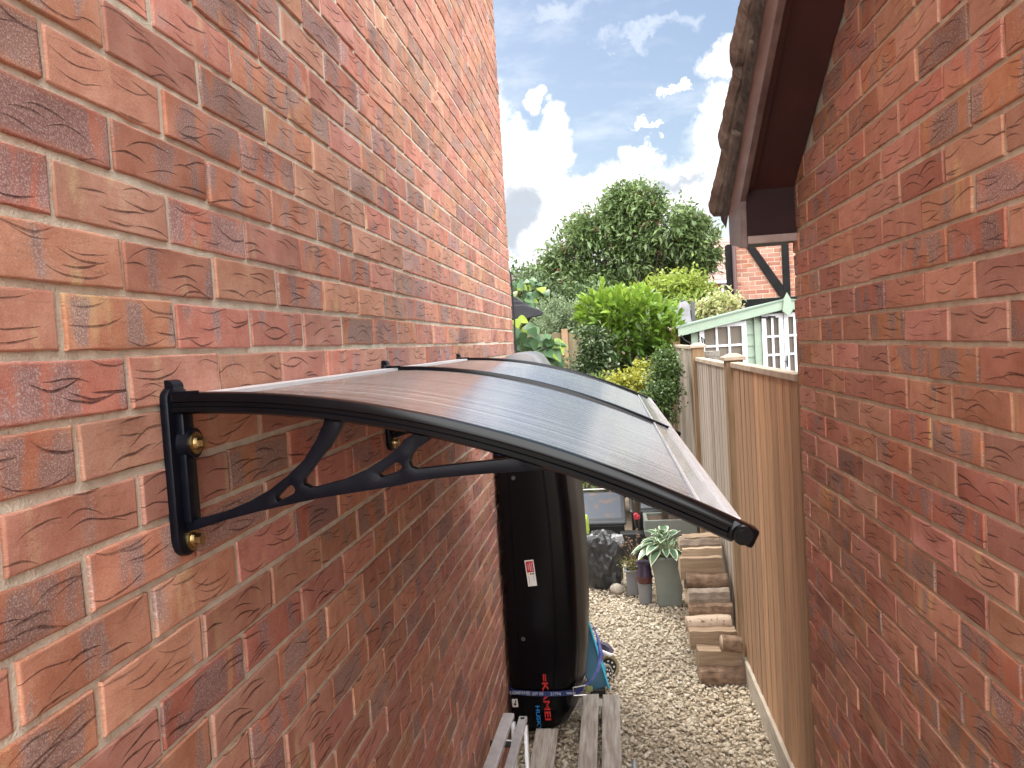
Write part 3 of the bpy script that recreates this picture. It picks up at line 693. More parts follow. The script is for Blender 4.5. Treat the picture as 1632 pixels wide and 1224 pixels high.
# maker's lettering running down the box
tx = at(869, 1085, BY0)
p1 = at(866, 1072, BY0); p2 = at(874, 1150, BY0)
text('lettering', '=KAMEI', .058, M_redl, rb, on_face((p1.x+p2.x)/2, (p1.z+p2.z)/2, -math.pi/2+.03) @ Matrix.Diagonal((1.22, .72, 1, 1)), bold=.0012)
p1 = at(858, 1144, BY0); text('lettering', 'HUSKY', .045, M_blue, rb, on_face(p1.x, p1.z, -math.pi/2+.03) @ Matrix.Diagonal((.92, .62, 1, 1)), bold=.0008)
p1 = at(821, 1120, BY0); bm = BM(); bm.box(-.0145, .0145, -.021, .021, 0, .0006, M=on_face(p1.x, p1.z, .06)); o = R(rb, bm.build('sticker', M_white, rb))
bm = BM(); bm.cyl((p1.x, BY0-.0032, p1.z-.006), (p1.x, BY0-.0042, p1.z-.006), .007, .007, 12); bm.box(p1.x, p1.x+.006, BY0-.0042, BY0-.0032, p1.z+.002, p1.z+.015); oo = bm.build('printed_symbol', M_dark, o)
# straps
M_strap = pm('blue_webbing', (.008, .018, .10), (.014, .028, .14), scale=120, rough=.6)
M_strap_w = pm('webbing_print', (.36, .40, .46), rough=.6)
def strap(z, label, words, sag):
    xe = xr_at(z)+.010
    s_ = empty('strap', (-.4, BY0, z), label, 'strap', 'blue luggage straps round the roof box')
    path = [(BX0-.004, BY0+.02), (BX0+.02, BY0-.0125), (BX0+.10, BY0-.0135), (-.40, BY0-.0135), (xe-.12, BY0-.0135), (xe-.045, BY0-.013), (xe-.010, BY0+.02), (xe, BY0+.10), (xe+.003, BY0+.35), (xe, BY1-.1), (xe-.05, BY1+.012), (BX0+.03, BY1+.012), (BX0-.004, BY1-.02)]
    bm = BM(); pr = None
    for i, (x, y) in enumerate(path+[path[0]]):
        dz = sag*math.sin(math.pi*min(1, max(0, (x-BX0)/(xe-BX0)))) if y < BY0 else 0
        up = .05*max(0, (y-BY0))/.7
        ring = [bm.b.verts.new((x, y, z+.0125-dz+up)), bm.b.verts.new((x, y, z-.0125-dz+up))]
        if pr: bm.b.faces.new((pr[0], ring[0], ring[1], pr[1]))
        pr = ring
    o = R(s_, bm.build('webbing', M_strap, s_)); sd = o.modifiers.new('s', 'SOLIDIFY'); sd.thickness = .002
    for w_, x in words:
        text('print', w_, .021, M_strap_w, s_, on_face(x, z-sag*math.sin(math.pi*(x-BX0)/(xe-BX0)), 0, BY0-.0150), extrude=.0003, bold=.0006)
    return s_, xe
s1_, xe = strap(-1.735, 'blue printed strap with metal buckle round the lower roof box', [('COMPANY', BX0+.052), ('01 208 05', -.455), ('21884', -.352), ('www', -.275)], .012)
bm = BM()
for a, b_ in (((-.262, -1.712), (-.200, -1.700)), ((-.262, -1.752), (-.196, -1.748)), ((-.262, -1.712), (-.262, -1.752)), ((-.200, -1.700), (-.194, -1.748))):
    bm.cyl((a[0], BY0-.019, a[1]), (b_[0], BY0-.019, b_[1]), .0028, .0028, 8)
R(s1_, bm.build('buckle', pm('steel', (.6, .6, .58), rough=.3, metal=1), s1_))
bm = BM(); bm.box(-.196, -.166, BY0-.022, BY0-.010, -1.733, -1.706, bev=.004); R(s1_, bm.build('buckle_lever', pm('olive_plastic', (.22, .27, .08), rough=.5), s1_))
bm = BM(); bm.tube([(-.20, BY0-.02, -1.70), (-.17, BY0-.03, -1.675), (-.135, BY0-.03, -1.62), (-.115, BY0-.01, -1.55), (-.128, BY0+.03, -1.48), (-.15, BY0+.08, -1.44)], [.004, .006, .010, .013, .007, .003], 6)
R(s1_, bm.build('loose_end', pm('blue_webbing_light', (.05, .09, .36), (.16, .2, .5), scale=30, rough=.6), s1_, smooth=True))
strap(-.525, 'blue printed strap round the upper roof box, seen through the bracket', [('box.co.uk', BX0+.07)], .0)

# ------------------------------------------------------------------ ladder
M_alu = pm('aluminium', (.74, .75, .76), (.60, .61, .62), scale=18, stretch=(1, 1, .15), rough=.36, metal=.35, bump=.0003, bscale=80)
lad = empty('ladder', (-.5, 2.9, G), 'folded aluminium ladder standing between brick wall and roof box', 'ladder')
def beam(name, p0, p1, wx, wy, mat, parent, bev=.004):
    p0, p1 = Vector(p0), Vector(p1); d = (p1-p0); L_ = d.length; d.normalize()
    xa = Vector((1, 0, 0)); xa = (xa-d*xa.dot(d)).normalized(); ya = d.cross(xa)
    Mx = Matrix(((xa.x, ya.x, d.x, p0.x), (xa.y, ya.y, d.y, p0.y), (xa.z, ya.z, d.z, p0.z), (0, 0, 0, 1)))
    bm = BM(); bm.box(-wx/2, wx/2, -wy/2, wy/2, 0, L_, bev=bev, M=Mx)
    return R(parent, bm.build(name, mat, parent))
a0 = at(811, 1140, 3.25); b0 = at(781, 1224, 2.86); da = (b0-a0).normalized(); a0e = a0+da*1.6
a1 = at(834, 1145, 3.25); b1 = at(812, 1224, 2.86); db = (b1-a1).normalized(); a1e = a1+db*1.6
beam('rail', a0e, a0, .050, .024, M_alu, lad); beam('rail', a1e, a1, .036, .024, M_alu, lad)
for p, dx in ((a0, .022), (a1, .012)):
    beam('leg', (p.x+dx+.01, 3.10, G+.01), p+Vector((dx, -.03, -.014)), .020, .026, M_alu, lad)
for p, dx in ((a0e, .022), (a1e, .012)):
    beam('leg', (p.x+dx, p.y+.1, G+.01), p+Vector((dx, .08, -.014)), .020, .026, M_alu, lad)
for k in range(4):
    s_ = .18+.38*k; p = a0+da*s_; q = a1+db*s_; bm = BM(); bm.cyl(p+Vector((0, 0, -.016)), q+Vector((0, 0, -.016)), .011, n=12); R(lad, bm.build('rung', M_alu, lad))
p = a0+da*.20; bm = BM(); bm.cyl((p.x-.040, p.y, p.z-.012), (p.x+.045, p.y, p.z-.016), .012, n=12); R(lad, bm.build('hinge_bar', M_dark, lad))
bm = BM(); n_ = Vector((0, .25, 1)).normalized(); p = a1+db*.025; bm.cyl(p+n_*.010, p+n_*.0155, .009, .009, 14); R(lad, bm.build('screw', M_dark, lad))

# ------------------------------------------------------------------ pallet, tube
M_pal = pm('weathered_pallet_wood', (.47, .43, .38), (.27, .225, .19), scale=9, stretch=(7, .6, 7), rough=.9, bump=.003, bscale=26)
pal = empty('pallet', (-.25, 3.6, G), 'weathered grey wooden pallet lying half under the roof box', 'pallet')
for x0, x1, y0, y1 in ((-.235, -.150, 3.12, 4.075), (-.128, -.038, 3.12, 4.07), (-.455, -.345, 3.1, 3.70)):
    bm = BM(); bm.box(x0, x1, y0, y1, -1.922, -1.900, bev=.002)
    for i_ in range(2):
        bm.cyl((x0+.03+.03*i_, y1-.035, -1.901), (x0+.03+.03*i_, y1-.035, -1.8995), .004, n=8)
    for v in bm.b.verts: v.co += Vector((.002*mnoise.noise(v.co*30), .008*mnoise.noise(v.co*20), .003*mnoise.noise(v.co*8)))
    R(pal, bm.build('plank', M_pal, pal))
for y in (3.98, 3.3):
    bm = BM(); bm.box(-.46, -.04, y, y+.085, -1.945, -1.9225, bev=.002); bm.box(-.14, -.05, y+.003, y+.08, G-.005, -1.945); bm.box(-.45, -.35, y+.003, y+.08, G-.005, -1.945)
    R(pal, bm.build('bearer', M_pal, pal))
tb = at(1010, 1216, 3.5); bm = BM(); bm.cyl((tb.x+.005, 3.585, G+.012), (tb.x-.03, 3.05, G+.02), .0145, .0145, 20); bm.cyl((tb.x+.005, 3.584, G+.012), (tb.x+.006, 3.592, G+.012), .0145, .011, 20)
o = bm.build('metal_tube', pm('galvanised', (.62, .66, .68), (.45, .48, .5), scale=12, rough=.3, metal=.7), smooth=True); tag(o, 'short shiny metal tube lying on the gravel beside the pallet', 'tube')

# ------------------------------------------------------------------ scooters
M_teal = pm('teal_paint', (.008, .085, .14), (.006, .07, .12), scale=8, rough=.4); M_cyan = pm('cyan_plastic', (.05, .42, .62), rough=.4)
sc1 = empty('scooter', (-.13, 4.35, G), 'teal kick scooter leaning upside down against the roof box', 'scooter', 'kick scooters parked by the roof box')
pA = at(955, 1100, 4.30); pB = at(928, 1008, 4.42)
def slab(name, p0, p1, nrm, w_, th, mat, parent, bev=.004):
    p0, p1, nrm = Vector(p0), Vector(p1), Vector(nrm); d = p1-p0; L_ = d.length; d.normalize(); nrm = (nrm-d*nrm.dot(d)).normalized(); s__ = d.cross(nrm)
    Mx = Matrix(((s__.x, nrm.x, d.x, p0.x), (s__.y, nrm.y, d.y, p0.y), (s__.z, nrm.z, d.z, p0.z), (0, 0, 0, 1)))
    bm = BM(); bm.box(-w_/2, w_/2, -th/2, th/2, 0, L_, bev=bev, M=Mx); return R(parent, bm.build(name, mat, parent))
pA.z = G+.045
slab('deck', pA, pB+Vector((-.03, .02, .12)), (.25, -1, .1), .105, .022, M_teal, sc1)
slab('deck_edge', pA+Vector((.055, .0, 0)), pB+Vector((.022, .02, .12)), (.25, -1, .1), .012, .045, M_cyan, sc1)
bm = BM(); bm.box(pA.x-.05, pA.x+.035, pA.y-.03, pA.y+.01, pA.z-.03, pA.z+.005, bev=.006); R(sc1, bm.build('bumper', M_dark, sc1))
def wheel(name, c, r_, ax, tyre, parent, dots=True):
    c = Vector(c); ax = Vector(ax).normalized(); a = ax.orthogonal().normalized(); b_ = ax.cross(a)
    wh = bpy.data.objects.new(name, None); COL.objects.link(wh); wh.location = c; wh.parent = parent; R(parent, wh)
    Q = lambda o: (setattr(o, 'parent', wh), setattr(o, 'matrix_parent_inverse', Matrix.Translation(-c)))
    bm = BM(); pts = [c + r_*.86*(math.cos(t_)*a+math.sin(t_)*b_) for t_ in np.linspace(0, 2*math.pi, 33)]; bm.tube(pts, r_*.17, 8); Q(bm.build('tyre', tyre, None, smooth=True))
    bm = BM(); bm.cyl(c-ax*.010, c+ax*.010, r_*.72, r_*.72, 28); Q(bm.build('core', M_dark, None, smooth=True))
    bm = BM()
    for k in range(8):
        t_ = 2*math.pi*k/8; p = c + r_*.5*(math.cos(t_)*a+math.sin(t_)*b_); bm.cyl(p-ax*.0115, p+ax*.0115, .0055, .0055, 8)
    bm.cyl(c-ax*.014, c+ax*.014, r_*.2, r_*.2, 12); Q(bm.build('hub_dots', M_white, None))
    return wh
M_tyre1 = pm('amber_urethane', (.30, .25, .14), (.22, .18, .10), scale=12, rough=.35); M_tyre2 = pm('grey_urethane', (.32, .30, .26), rough=.35)
wc2 = at(966, 1075, 4.42); wheel('wheel', wc2, .058, (.75, -.55, .1), M_tyre2, sc1)
bm = BM(); bm.tube([at(949, 1040, 4.42), at(957, 1055, 4.40), at(963, 1068, 4.40)], [.012, .016, .012], 8); R(sc1, bm.build('fork', M_cyan, sc1, smooth=True))
sc2 = empty('scooter', (-.06, 4.6, G), 'purple and white kick scooter with amber wheel behind the teal one', 'scooter', 'kick scooters parked by the roof box')
wc1 = at(969, 1063, 4.58); wheel('wheel', wc1, .070, (.35, -.85, .2), M_tyre1, sc2)
M_purple = pm('purple_plastic', (.09, .05, .13), (.035, .03, .05), scale=14, rough=.3); M_lilac = pm('lilac_plastic', (.40, .22, .55), rough=.4)
bm = BM(); bm.tube([at(945, 1026, 4.66), at(955, 1028, 4.64), at(966, 1032, 4.62), at(976, 1040, 4.60)], [.020, .030, .030, .018], 8)
for v in bm.b.verts: pass
R(sc2, bm.build('mudguard', M_purple, sc2, smooth=True))
bm = BM(); bm.tube([at(944, 1031, 4.60), at(952, 1036, 4.58), at(962, 1039, 4.57), at(972, 1044, 4.57), at(978, 1043, 4.57)], [.012, .015, .010, .013, .006], 8); R(sc2, bm.build('trim', M_white, sc2, smooth=True))
bm = BM(); bm.tube([at(951, 1042, 4.57), at(957, 1046, 4.56), at(962, 1043, 4.56)], [.010, .014, .008], 8); R(sc2, bm.build('clamp', M_lilac, sc2, smooth=True))
bm = BM(); bm.tube([at(925, 1000, 4.68), at(946, 1030, 4.62), at(966, 1062, 4.6)], .011, 8); R(sc2, bm.build('frame', M_purple, sc2, smooth=True))

# ------------------------------------------------------------------ fence on the right
FX = .70
M_f_warm = pm('fence_warm', (.50, .30, .165), (.27, .15, .08), scale=6, detail=9, stretch=(6, 6, .30), rough=.85, bump=.0016, bscale=22, tint=True, lo=.3, hi=.72)
M_f_grey = pm('fence_grey', (.37, .315, .26), (.24, .20, .16), scale=6, detail=9, stretch=(6, 6, .30), rough=.9, bump=.0016, bscale=22, tint=True, lo=.3, hi=.72)
M_f_post = pm('fence_post_wood', (.27, .175, .095), (.19, .12, .065), scale=6, stretch=(10, 10, .6), rough=.85, bump=.001, bscale=22)
M_f_cap = pm('fence_cap_wood', (.46, .38, .29), (.34, .27, .2), scale=12, rough=.85)
fence = empty('garden_fence', (FX+.03, 6, G), 'brown close board fence with square capped posts running along the right of the gravel', 'fence')
panels = [(3.0, 4.53, -.178, M_f_warm), (4.67, 6.30, -.190, M_f_grey), (6.42, 8.33, -.10, M_f_grey), (8.45, 9.75, .055, M_f_grey), (9.87, 11.2, .055, M_f_grey)]
for y0, y1, zt, mt in panels:
    bm = BM(); y = y0; i = 0
    while y < y1-.01:
        wv_ = min(.128, y1-y); tn = random.random()
        vs = bm.prism([(y, 0), (y+wv_+.006, 0.004), (y+wv_+.006, .014), (y, .017)], 0, 1, axis='x', tint=tn)
        # prism builds (x=d, a, b): remap to (x, y, z)
        for v in vs:
            d_, a_, b_ = v.co; v.co = (FX + .014 - b_ + .002*mnoise.noise(Vector((y*9, d_*5, 0))), a_, G+.13 + d_*(zt-.02-G-.13))
        y += wv_; i += 1
    p_ = R(fence, bm.build('panel', mt, fence))
    if mt is M_f_warm: p_['label'] = 'warm brown newer panel nearest the garage'
    bm = BM(); bm.box(FX-.012, FX+.045, y0, y1, zt-.022, zt+.008, bev=.004); R(fence, bm.build('capping', M_f_cap, fence))
    for zr_ in (-1.6, -.5):
        bm = BM(); bm.box(FX+.018, FX+.045, y0, y1, zr_, zr_+.07); R(fence, bm.build('back_rail', M_f_post, fence))
    bm = BM(); bm.box(FX-.018, FX+.018, y0, y1, G-.01, G+.135, bev=.004)
    for v in bm.b.verts: v.co.x += .003*mnoise.noise(v.co*6)
    R(fence, bm.build('gravel_board', pm('gravel_board', (.50, .44, .36), (.36, .31, .25), scale=16, stretch=(3, .6, 3), rough=.9, bump=.003, bscale=40), fence))
for y, zt in ((2.945, .01), (4.60, -.125), (6.36, -.07), (8.39, .10), (9.81, .12), (11.25, .12)):
    ps = FX-.03 if y > 3 else FX+.0
    bm = BM(); bm.box(ps, ps+(.095 if y > 3 else .05), y-.047, y+.047, G-.05, zt-.035, bev=.003); pst = R(fence, bm.build('post', M_f_post, fence))
    if y > 3:
        bm = BM(); bm.box(ps-.017, ps+.112, y-.063, y+.063, zt-.036, zt-.014, bev=.003)
        bm.b.verts.ensure_lookup_table(); q = bmesh.ops.create_cone(bm.b, cap_ends=True, segments=4, radius1=.082, radius2=.03, depth=.018)
        bmesh.ops.rotate(bm.b, cent=(0, 0, 0), matrix=Matrix.Rotation(math.pi/4, 3, 'Z'), verts=q['verts']); bmesh.ops.translate(bm.b, vec=(ps+.0475, y, zt-.005), verts=q['verts'])
        o = bm.build('post_cap', M_f_cap, pst)
bm = BM(); hk = at(1085, 535, 6.36)
bm.tube([at(1085, 534, 6.42), at(1090, 541, 6.42), at(1098, 546, 6.40), (FX+.01, 6.36, -.105)], .005, 6); bm.tube([(FX+.06, 6.36, -.08), at(1118, 537, 6.36), at(1122, 541, 6.36), at(1123, 548, 6.36)], .006, 6)
o = bm.build('plant_hook', M_dark); tag(o, 'curly black metal hook fixed over the second fence post', 'hook')
bf = empty('rear_fence', (-.5, 11.3, G), 'plain brown board fence across the end of the garden behind the shrubs', 'fence')
bm = BM(); x = -2.6
while x < .75:
    bm.box(x, x+.118, 11.3+random.uniform(0, .006), 11.318, G, .145+random.uniform(-.01, .01), bev=.002, tint=random.random()*.8); x += .12
R(bf, bm.build('panel', pm('old_fence', (.19, .145, .085), (.12, .095, .055), scale=6, stretch=(10, 10, .6), rough=.95, tint=True), bf))
for x in (-2.0, -.66, 0.6):
    bm = BM(); bm.box(x, x+.09, 11.26, 11.35, G, .2, bev=.003); R(bf, bm.build('post', M_f_post, bf))

# ------------------------------------------------------------------ log stack
logs_wood = [pm('split_wood', (.34, .245, .16), (.22, .15, .095), scale=7, stretch=(.6, 7, 7), rough=.85, bump=.003, bscale=20),
             pm('split_wood_pale', (.48, .37, .26), (.35, .25, .16), scale=7, stretch=(.6, 7, 7), rough=.85, bump=.003, bscale=20),
             pm('bark_brown', (.26, .17, .11), (.12, .075, .05), scale=30, stretch=(.7, 1, 1), rough=.95, bump=.006, bscale=60),
             pm('bark_grey', (.30, .245, .195), (.17, .13, .095), scale=24, stretch=(.6, 1, 1), rough=.95, bump=.005, bscale=60),
             pm('bark_birch', (.52, .41, .31), (.18, .11, .07), scale=34, rough=.9, bump=.004, bscale=60, lo=.56, hi=.66)]
def make_log(name, x0, x1, yc, z0, z1, kind, mat_i, end_i, label, depth=None, tilt=0):
    h = z1-z0; dp = depth or h*1.15; c = Vector(((x0+x1)/2, yc, (z0+z1)/2)); L_ = x1-x0
    # cross-section (y,z)
    if kind == 'round': sec = [(.5*dp*math.cos(a), .5*h*math.sin(a)) for a in np.linspace(0, 2*math.pi, 15)[:-1]]
    elif kind == 'half': sec = [(-.5*dp, -.46*h), (-.3*dp, -.5*h), (.5*dp, -.45*h), (.42*dp, .05*h), (.2*dp, .36*h), (-.1*dp, .5*h), (-.42*dp, .34*h), (-.54*dp, .0)]
    elif kind == 'block': sec = [(-.5*dp, -.48*h), (.0, -.5*h), (.5*dp, -.44*h), (.52*dp, .3*h), (.3*dp, .5*h), (-.1*dp, .44*h), (-.48*dp, .5*h), (-.5*dp, .0)]
    else: sec = [(-.5*dp, -.5*h), (.5*dp, -.2*h), (.45*dp, .42*h), (-.1*dp, .46*h), (-.5*dp, .5*h), (-.52*dp, .05*h)]
    b = bmesh.new(); rings = []; N = 12; sd = random.random()*50
    for k in range(N+1):
        s_ = -.5+k/N; rg = []
        for (a, e) in sec:
            f_ = 1 + .07*mnoise.noise(Vector((s_*3+sd, a*20, e*20)))
            rg.append(b.verts.new((s_*L_, a*f_, e*f_ + .008*mnoise.noise(Vector((s_*4, sd, 0))))))
        rings.append(rg)
    for A, B in zip(rings, rings[1:]):
        n = len(A)
        for k in range(n): b.faces.new((A[k], B[k], B[(k+1) % n], A[(k+1) % n]))
    f1 = b.faces.new(rings[0]); f2 = b.faces.new(rings[-1][::-1]); f1.material_index = 1; f2.material_index = 1
    for v in b.verts:
        if abs(abs(v.co.x)-L_/2) < 1e-4: v.co.x += .008*mnoise.noise(Vector((v.co.y*15, v.co.z*15, sd)))
    bmesh.ops.recalc_face_normals(b, faces=b.faces)
    me = bpy.data.meshes.new(name); b.to_mesh(me); b.free()
    o = link_mesh(name, me, [logs_wood[mat_i], logs_wood[end_i]]); o.location = c; o.rotation_euler = (0, tilt, random.gauss(0, .03))
    if kind == 'round': me.polygons.foreach_set('use_smooth', [True]*len(me.polygons))
    return tag(o, label, 'log', 'firewood logs stacked against the fence')
LG = [((1090, 1147, 855, 880), 5.30, 'block', 0, 1, 'pale split log at the top back of the stack, against the hosta', .14),
      ((1088, 1152, 876, 894), 5.14, 'block', 1, 1, 'thin pale split log lying flat across the top, between two bigger ones', .05),
      ((1084, 1152, 890, 924), 5.02, 'wedge', 0, 1, 'big smooth split log at the front of the top layer', .10),
      ((1096, 1162, 917, 941), 4.95, 'round', 2, 0, 'round log with rough brown flaky bark below the top layer', None),
      ((1097, 1163, 940, 967), 4.88, 'half', 3, 1, 'grey barked half log with a knot near its fence end', None),
      ((1098, 1169, 964, 985), 4.82, 'half', 2, 0, 'dark ragged barked log in the middle of the stack', None),
      ((1095, 1167, 985, 1008), 4.76, 'round', 4, 1, 'pale birch log with dark knot rings', None),
      ((1100, 1175, 1006, 1036), 4.68, 'block', 0, 1, 'smooth tan split log under the birch log', .12),
      ((1113, 1186, 1036, 1069), 4.57, 'block', 0, 0, 'wide brown split log second from the ground', .13),
      ((1116, 1190, 1066, 1090), 4.50, 'half', 2, 0, 'dark barked log lying on the gravel at the bottom', .13),
      ]
for (xa, xb, ya, yb_), Y, kd, mi, ei, lb, dp in LG:
    p0 = at(xa, (ya+yb_)/2, Y-.05); p1 = at(xb, (ya+yb_)/2, Y-.05); zt = at((xa+xb)/2, ya, Y-.05).z; zb = at((xa+xb)/2, yb_, Y-.05).z
    make_log('log', p0.x, min(p1.x, FX-.02), Y, max(zb, G), zt, kd, mi, ei, lb, dp)
p0 = at(1150, 1027, 4.52); make_log('log', p0.x, FX-.022, 4.53, p0.z-.045, p0.z+.045, 'round', 2, 1, 'short stub of log with a pale cut end, tucked beside the fence', None, .12)
# second row behind, only their cut ends show
ZZ = G
for k in range(7):
    h = .085+.012*(k % 3)
    make_log('log', .405+.008*(k % 2)+(.0 if k > 2 else .03), FX-.03, 4.76+.085*k, ZZ, ZZ+h, 'half', 2 if k % 2 else 3, 1, ['lowest','second lowest','third lowest','middle','third highest','second highest','highest'][k]+' log of the rear row, only its cut left end showing', .13)
    ZZ += h*.985

# ------------------------------------------------------------------ pots, planters, bags, cold frames
M_pl = pm('grey_green_plastic', (.20, .22, .195), (.165, .185, .165), scale=6, rough=.5, bump=.0004, bscale=90); M_plg = pm('grey_plastic', (.20, .20, .21), (.17, .17, .18), scale=10, rough=.5)
M_soil = pm('soil', (.06, .038, .025), (.10, .065, .045), scale=40, rough=1, bump=.012, bscale=60)
def planter(name, label, x0, x1, y0, dpt, zt, xb0, xb1, mat, rim=.06, wall=.018, soil=True, curve=0):
    yc = y0+dpt/2; e = empty(name, ((x0+x1)/2, yc, G), label, 'planter')
    bm = BM(); rings = []; N = 10
    for k in range(N+1):
        s_ = k/N; f_ = s_**(1+curve); xa = xb0+(x0-xb0)*f_; xc_ = xb1+(x1-xb1)*f_; sh = ((xb1-xb0)/(x1-x0))*(1-f_)+f_; hd = dpt/2*sh; z = G+.002+(zt-rim-G)*s_
        rings.append([bm.b.verts.new(p) for p in ((xa, yc-hd, z), (xc_, yc-hd, z), (xc_, yc+hd, z), (xa, yc+hd, z))])
    for A, B in zip(rings, rings[1:]):
        for j in range(4): bm.b.faces.new((A[j], A[(j+1) % 4], B[(j+1) % 4], B[j]))
    bm.b.faces.new(rings[0])
    ob = bm.build('pot_body', mat, e); R(e, ob)
    bv = ob.modifiers.new('b', 'BEVEL'); bv.width = .006; bv.segments = 2; bv.limit_method = 'ANGLE'
    bm = BM(); o_ = .012
    for a, b_, c, d in ((x0-o_, x1+o_, y0-o_, y0+wall), (x0-o_, x1+o_, y0+dpt-wall, y0+dpt+o_), (x0-o_, x0+wall, y0+wall, y0+dpt-wall), (x1-wall, x1+o_, y0+wall, y0+dpt-wall)):
        bm.box(a, b_, c, d, zt-rim, zt, bev=.003)
    R(e, bm.build('rim', mat, e))
    if soil:
        bm = BM(); n = 18; gr = [[bm.b.verts.new((x0+wall+(x1-x0-2*wall)*i/n, y0+wall+(dpt-2*wall)*j/n, zt-.022+.012*mnoise.noise(Vector((i*.7, j*.7, 0))))) for j in range(n+1)] for i in range(n+1)]
        for i in range(n):
            for j in range(n): bm.b.faces.new((gr[i][j], gr[i+1][j], gr[i+1][j+1], gr[i][j+1]))
        R(e, bm.build('soil', M_soil, e))
    return e
a = at(1027, 828, 6.62); b_ = at(1103, 832, 6.62)
planter('planter', 'large square grey green planter of bare soil behind the hosta', a.x+.012, .66, 6.63, .30, (a.z+b_.z)/2+.005, a.x+.05, .62, M_pl, rim=.135)
a = at(1040, 890, 5.78); b_ = at(1094, 890, 5.78); c0_ = at(1050, 968, 5.72); c1_ = at(1088, 968, 5.72)
planter('planter', 'tall tapered grey green planter holding the variegated hosta beside the logs', a.x-.02, b_.x+.005, 5.72, .24, a.z+.02, c0_.x, c1_.x, M_pl, rim=.02, curve=.7)
HOSTA = Vector(((a.x+b_.x)/2, 5.84, a.z+.01))
a = at(997, 908, 6.05); b_ = at(1021, 908, 6.05)
planter('planter', 'small pale grey square pot with a dried flowering plant', a.x, b_.x, 6.02, .11, a.z, a.x+.003, b_.x-.003, M_plg, rim=.012, wall=.008)
DRY = Vector(((a.x+b_.x)/2, 6.075, a.z-.02))
# stack of round pots
cp = at(1028, 930, 5.86); pots = empty('pot_stack', (cp.x, 5.86, G), 'stack of round plastic pots, grey below, red banded and purple above', 'flower pots')
z_ = lambda py: at(1028, py, 5.86).z
for nm, zb, zt, r0, r1, mt in (('pot', G+.002, z_(928), .046, .056, M_plg), ('pot', z_(928), z_(917), .052, .061, pm('terracotta_red', (.15, .035, .03), (.08, .03, .03), scale=20, rough=.5)), ('pot', z_(918), z_(896), .060, .044, pm('dark_purple_plastic', (.06, .035, .085), (.045, .03, .06), scale=9, rough=.4))):
    bm = BM(); bm.cyl((cp.x, 5.86, zb), (cp.x, 5.86, zt), r0, r1, 28); bm.cyl((cp.x, 5.86, zt-.012), (cp.x, 5.86, zt), max(r0, r1)+.003, max(r0, r1)+.003, 28); R(pots, bm.build(nm, mt, pots, smooth=True))
# stone
bm = BM(); q = at(983, 942, 6.07); bm.sph((0, 0, 0), .048, 3, (1.15, .9, .9))
for v in bm.b.verts: v.co *= 1+.1*mnoise.noise(v.co*16)
o = bm.build('stone', pm('pale_stone', (.48, .43, .36), (.36, .31, .25), scale=30, rough=.9, bump=.002), smooth=True); o.location = (q.x, 6.08, G+.042); tag(o, 'round pale cobble sitting on gravel beside the black bag', 'stone')
# rubble bag
def crumple(name, c, s_, mat, sub=4, amp=.20, seed=0, top_z=None):
    b = bmesh.new(); bmesh.ops.create_icosphere(b, subdivisions=sub, radius=1)
    for v in b.verts:
        p = v.co.copy(); m_ = max(abs(p.x), abs(p.y), abs(p.z)); p = p.lerp(p/m_*.82, .45)
        q = p*1.7+Vector((seed, 0, 0)); rdg = 0; f_ = 1; am = 1
        for o_ in range(2):
            rdg += am*(1-abs(mnoise.noise(q*f_+Vector((o_*7, 0, 0))))*2.4); f_ *= 2.1; am *= .5
        d_ = mnoise.voronoi(q*2.1)[0]; p = p*(1+amp*(rdg*.35-.4)+amp*.9*(d_[1]-d_[0]-.25))
        v.co = Vector((p.x*s_[0], p.y*s_[1], p.z*s_[2]))
        if v.co.z < -s_[2]*.8: v.co.z = -s_[2]*.8
    me = bpy.data.meshes.new(name); b.to_mesh(me); b.free(); o = link_mesh(name, me, mat); o.location = c
    return o
M_bag = pm('dull_black_polythene', (.022, .023, .026), (.035, .036, .039), scale=6, rough=.36, spec=.6, bump=.012, bscale=9)
c = at(962, 902, 6.28); bag = empty('rubble_bag', (c.x, 6.3, G), 'crumpled black plastic rubble sack slumped on the gravel', 'bag')
o = crumple('sack', (0, 0, 0), (.185, .17, .27), M_bag); bmesh_z = .27*.8
o.parent = bag; o.location = (0, 0, bmesh_z); o.scale = (1, 1, 1)
o2 = crumple('inner_liner', (0, 0, 0), (.06, .05, .06), pm('silver_film', (.42, .42, .43), (.25, .25, .27), scale=12, rough=.3), 4, .3, 4); q = at(984, 862, 6.24); o2.parent = bag; o2.location = (q.x-c.x, 6.24-6.3, q.z-G)
q = at(929, 840, 6.9); o = crumple('yellow_sack', (q.x-.01, 6.9, q.z), (.075, .07, .14), pm('hi_vis_yellow', (.50, .66, .12), (.40, .56, .10), scale=8, rough=.5), 4, .14, 9); tag(o, 'bright lime yellow sack peeping out behind the roof box', 'sack')
bm = BM(); bm.box(q.x-.2, q.x+.12, 6.82, 6.98, G, q.z-.1, bev=.01); o = bm.build('crate', M_dark); tag(o, 'low dark crate under the lime yellow sack', 'crate')
